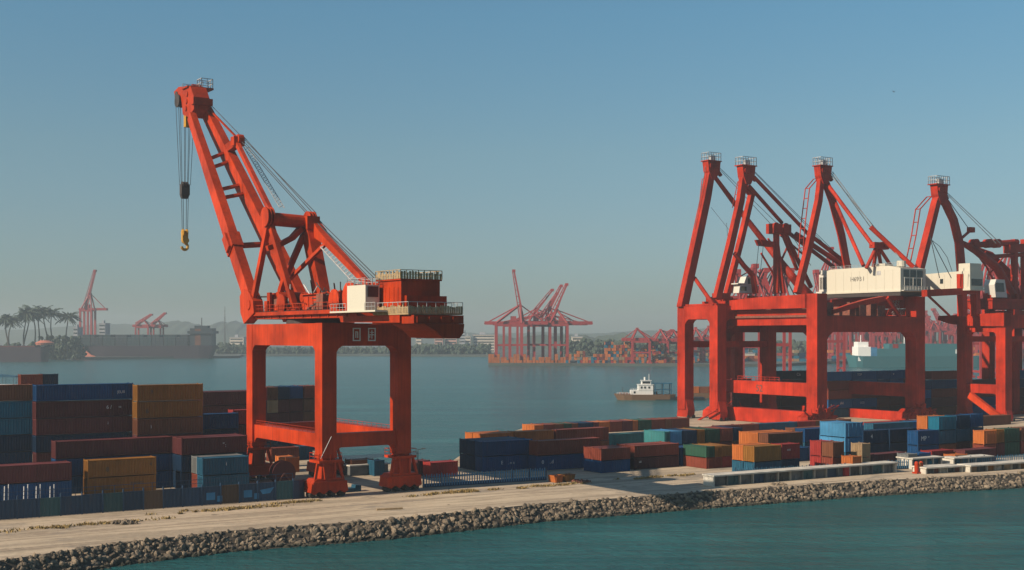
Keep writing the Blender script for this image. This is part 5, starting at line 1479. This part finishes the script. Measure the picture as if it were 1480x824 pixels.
far_crane(1085,(772,803),528,467,748,838,[((788,461),(812,413))],(795,444),'far red crane with steep boom in the middle of its cluster',G1,16,2.3,cab=792)
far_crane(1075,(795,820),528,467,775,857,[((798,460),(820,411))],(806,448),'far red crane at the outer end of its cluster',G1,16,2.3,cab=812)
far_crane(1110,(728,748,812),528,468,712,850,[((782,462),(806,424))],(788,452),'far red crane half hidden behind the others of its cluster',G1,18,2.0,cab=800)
b=MB()
for q in range(26):
    px=705+q*4.6+rnd.uniform(-1,1); b.box(gx(px,1062),gx(px+4,1062),1062,1072,1.8,1.8+rnd.choice((2.6,5.2,5.2,7.8)))
o=b.build('quay_cargo',M['orange']); tag(o,'orange cargo lined up under the far red cranes','cargo',kind='stuff')
G2='small red cranes along the far quay'
for i,(l,r_,gl,gr,ap,yg,lab) in enumerate(((914,939,900,948,(922,475),491,'small far red crane nearest the orange stacks'),(947,965,938,985,(956,477),492,'small far red crane between two others on the far quay'),(966,985,958,1002,(975,478),493,'small far red crane just outside the tall orange leg'),(1001,1016,992,1032,(1007,474),490,'small far red crane seen between the two nearest portal legs'),(1018,1032,1008,1052,(1026,472),489,'small far red crane half hidden by the portal leg'))):
    far_crane(1040+i*12,(l,r_),528,yg,gl,gr,[((r_-6,yg-1),(r_+8,yg-14))] if i in (1,2) else [],ap,lab,G2,14,1.9)
far_crane(1510,(116,127,132),512,447,112,152,[((121,446),(135,391)),],(128,424),'tall pinkish crane with raised boom behind the laden cargo ship','cranes across the harbour',14,2.2,cab=124)
far_crane(1480,(196,214),512,471,190,222,[((196,470),(217,455))],(205,462),'low crane arm rising behind the cargo deck','cranes across the harbour',12,1.7)
far_crane(1490,(218,232),512,471,213,240,[((219,470),(237,453))],(226,462),'second low crane arm, nearer the ship bridge','cranes across the harbour',12,1.7)
# crowded cranes behind the right hand portals: one built, the rest copies
G3='crowded red cranes beyond the wide portal'
d0=1250
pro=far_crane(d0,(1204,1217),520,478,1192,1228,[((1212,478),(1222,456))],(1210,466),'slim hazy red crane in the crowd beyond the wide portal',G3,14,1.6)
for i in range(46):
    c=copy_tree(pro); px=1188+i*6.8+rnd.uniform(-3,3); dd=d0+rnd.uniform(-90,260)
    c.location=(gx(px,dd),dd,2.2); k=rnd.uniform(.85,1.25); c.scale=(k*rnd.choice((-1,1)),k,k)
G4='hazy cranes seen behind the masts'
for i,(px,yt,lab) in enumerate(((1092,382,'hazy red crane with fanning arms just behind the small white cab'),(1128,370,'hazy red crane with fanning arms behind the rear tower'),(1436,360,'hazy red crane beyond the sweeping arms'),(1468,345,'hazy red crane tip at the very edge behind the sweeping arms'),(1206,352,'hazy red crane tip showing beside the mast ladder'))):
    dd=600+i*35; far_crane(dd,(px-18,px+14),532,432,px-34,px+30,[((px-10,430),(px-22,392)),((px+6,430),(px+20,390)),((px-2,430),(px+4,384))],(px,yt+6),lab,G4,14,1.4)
# palms on the far shore
M['palm']=plain('palm_leaf',(.028,.05,.03),.8,0,.4,.3); M['trunk']=plain('palm_trunk',(.07,.055,.04),.9)
for i,(pt,yt,pb,yb,lab) in enumerate(((9,461,11,503,'short leaning palm, first from the picture edge'),(17,462,12,503,'palm with crossing trunk, second from the edge'),(37,452,35,503,'palm with a bushy crown, third from the edge'),(42,455,35,502,'thin palm close against the bushy one'),(46,448,52,498,'curved palm in the middle of the palm row'),(56,452,55,498,'straight palm in the middle of the palm row'),(63,450,69,498,'palm leaning out, after the straight one'),(74,452,76,496,'slender pale palm late in the palm row'),(97,457,97,498,'lone dark stemmed palm nearest the pinkish crane'))):
    d=1245+i*4; t=empty('palm_tree',(gx(pb,d),d,2.2)); tag(t,lab,'palm tree','palms across the water')
    H=gz(yt,d)-2.2; dx=gx(pt,d)-gx(pb,d)
    b=MB(); pts=[Vector((dx*(q/6)**1.7+ (1.2*math.sin(q+i)), 0, H*q/6)) for q in range(7)]
    for q in range(6): b.tube(pts[q],pts[q+1],1.0-.09*q,1.0-.09*(q+1),8)
    b.build('trunk',M['trunk'],t)
    b=MB(); c=pts[-1]; rp=random.Random(i+40)
    for q in range(60):
        az=rp.uniform(0,6.28); el=rp.uniform(-.35,1.0); ln=rp.uniform(8,14.5)
        pr_=None
        for sgm in range(5):
            tt=(sgm+1)/5; out=ln*tt*math.cos(el*.8); up=ln*tt*math.sin(el)-5.2*tt*tt
            p=c+Vector((math.cos(az)*out,math.sin(az)*out,up))
            if pr_ is not None:
                side=Vector((-math.sin(az),math.cos(az),0))*(2.0*(1.15-tt)); dr=Vector((0,0,-.9))
                b.add([pr_,p,p+side+dr,pr_+side+dr],[(0,1,2,3)]); b.add([pr_,p,p-side+dr,pr_-side+dr],[(0,1,2,3)])
            pr_=p
    b.build('crown',M['palm'],t)
# woods along the shore
M['wood_leaf']=plain('shore_leaves',(.032,.05,.03),.9,0,.5,.06)
def woods(name,px0,px1,d,y_top,label,n,seed,dep=60,sz=3.2):
    q=random.Random(seed); mb=MB(); base=[Vector((v.x*1.15,v.y,v.z*.9)) for v in shapes[0]]
    for i in range(n):
        px=q.uniform(px0,px1); dd=d+q.uniform(0,dep); H=(gz(y_top,d)-2)*q.uniform(.55,1.05)
        for j in range(9):
            sc=q.uniform(.5,1.1)*sz; p=Vector((gx(px,dd)+q.uniform(-4,4),dd+q.uniform(-4,4),max(2,2+H-q.uniform(0,1)*H)))
            mb.add([p+v*sc for v in q.choice(shapes)],ICO_F)
    o=mb.build(name,M['wood_leaf']); tag(o,label,'woods',kind='stuff')
woods('shore_woods',588,706,1560,499,'dark belt of trees along the far shore between the cranes',150,1)
woods('shore_woods',60,118,1290,487,'hazy green belt of trees behind the palms',70,2,30)
woods('shore_woods',318,372,1600,497,'trees on the far shore behind the big crane leg',60,3)
woods('shore_woods',820,1002,1400,492,'wooded rise behind the orange container stacks',240,4,200,4)
woods('shore_woods',-120,60,1330,497,'trees behind the maroon barge',110,5,40)
woods('shore_woods',1000,1190,1400,494,'trees behind the crane portals',170,6,100,4)
woods('shore_woods',1180,1560,1420,492,'trees behind the crowded cranes',260,7,100,4)
woods('shore_woods',370,590,1600,503,'trees on the far shore behind the big crane portal',180,8,60,3.2)
# far stacks of containers: too many to count
q=random.Random(11)
for ci,cn in enumerate(('orange','teal','red-brown','tan','navy','red')):
    mb=MB()
    for i in range(46):
        px=818+i*4.05; top=(3,4,4,2,3,3,7,6,6,7,7,5,6,7,7,3,2,4,5,3)[int(i*20/46)]
        for j in range(top):
            if q.randrange(6)!=ci and not (ci==0 and q.random()<.33): continue
            mb.box(gx(px,1050)+.01*ci,gx(px+4,1050)-.15,1050+.02*ci+q.uniform(0,1),1058+.02*ci,2.2+j*2.6,2.2+j*2.6+2.5)
    for i in range(60):
        px=1000+i*8.2
        for j in range(q.choice((1,2,3,4,4,5))):
            if q.randrange(6)!=ci: continue
            mb.box(gx(px,1120)+.01*ci,gx(px+8,1120)-.3,1120+.02*ci,1128+.02*ci,2.2+j*2.6,2.2+j*2.6+2.5)
    o=mb.build('far_cargo',M[cn]); tag(o,cn+' containers scattered through the stacks on the far quay','containers',kind='stuff')
# buildings along the skyline
M['bld_a']=plain('pale_render',(.50,.45,.38),.85,0,.15,.05); M['bld_b']=plain('grey_render',(.30,.31,.33),.85,0,.15,.05); M['bld_c']=plain('pinkish_render',(.48,.30,.25),.85,0,.15,.05)
def block(px0,px1,yt,d,mat,label,dep=18,win=True):
    x0,x1=gx(px0,d),gx(px1,d); H=gz(yt,d)-2.2; t=empty('far_building',(x0,d,2.2)); tag(t,label,'building','buildings on the far shore')
    W_=x1-x0; b=MB(); b.box(0,W_,0,dep,0,H); b.build('wall',M[mat],t)
    b=MB(); b.box(-.4,W_+.4,-.4,dep+.4,H,H+.8); b.box(W_*.3,W_*.55,dep*.3,dep*.6,H+.8,H+4); b.build('roof',M['bld_b'],t)
    if win:
        b=MB(); nf=max(1,int(H/4)); 
        for f in range(nf): b.box(W_*.06,W_*.94,-.15,-.02,f*H/nf+1.2,f*H/nf+2.8)
        b.build('window',M['glass'],t)
for a in ((601,609,482,1700,'bld_a','small cream tower over the far woods'),(628,640,489,1660,'bld_c','pinkish block behind the hanging counterweight'),(643,660,484,1680,'bld_c','taller pink block beyond the counterweight'),(664,672,478,1750,'bld_b','slim grey tower beyond the counterweight'),(672,680,486,1690,'bld_a','cream block beside the slim grey tower'),(683,716,484,1760,'bld_a','long pale warehouse reaching behind the far cranes'),(827,842,487,1500,'bld_a','pale warehouse behind the end of the far cranes'),
          (332,352,488,1700,'bld_a','bright small block beside the big crane leg'),(106,112,474,1450,'bld_b','hazy narrow tower beside the pinkish crane'),(143,152,468,1500,'bld_b','pale blue grey silo under the pinkish crane'),(1060,1074,508,1180,'bld_a','white low building seen through the portal'),(1074,1091,511,1170,'bld_a','longer white low building seen through the portal')): block(*a)
# lattice mast
d=1800; t=empty('radio_mast',(gx(325,d),d,2.2)); tag(t,'thin radio mast on the far shore behind the ship','mast')
H=gz(443,d)-2.2; b=MB(); b.tube((0,0,0),(0,0,H),1.0,.35,6); 
for k in range(8): z=H*k/8; b.tube((-1.2,0,z),(1.2,0,z+2),.2,n=4)
b.build('mast_pole',M['dark'],t)
for p in (-1,1): MB().tube((p*9,0,0),(0,0,H*.8),.15,n=4).build('guy_wire',M['rope'],t)
# a bird over the cranes
d=260; b=MB(); z=gz(133,d); x=gx(1292,d)
b.arc_beam([(x-.35,d,z+.28),(x-.15,d,z+.1),(x,d,z),(x+.15,d,z+.1),(x+.35,d,z+.28)],[.06,.16,.2,.16,.06],[.03,.05,.1,.05,.03],(0,1,0)); b.beam((x,d-.3,z-.02),(x,d+.3,z),.12,.12,.05,.05)
tag(b.build('bird',M['dark']),'tiny dark bird flying high above the white houses','bird')
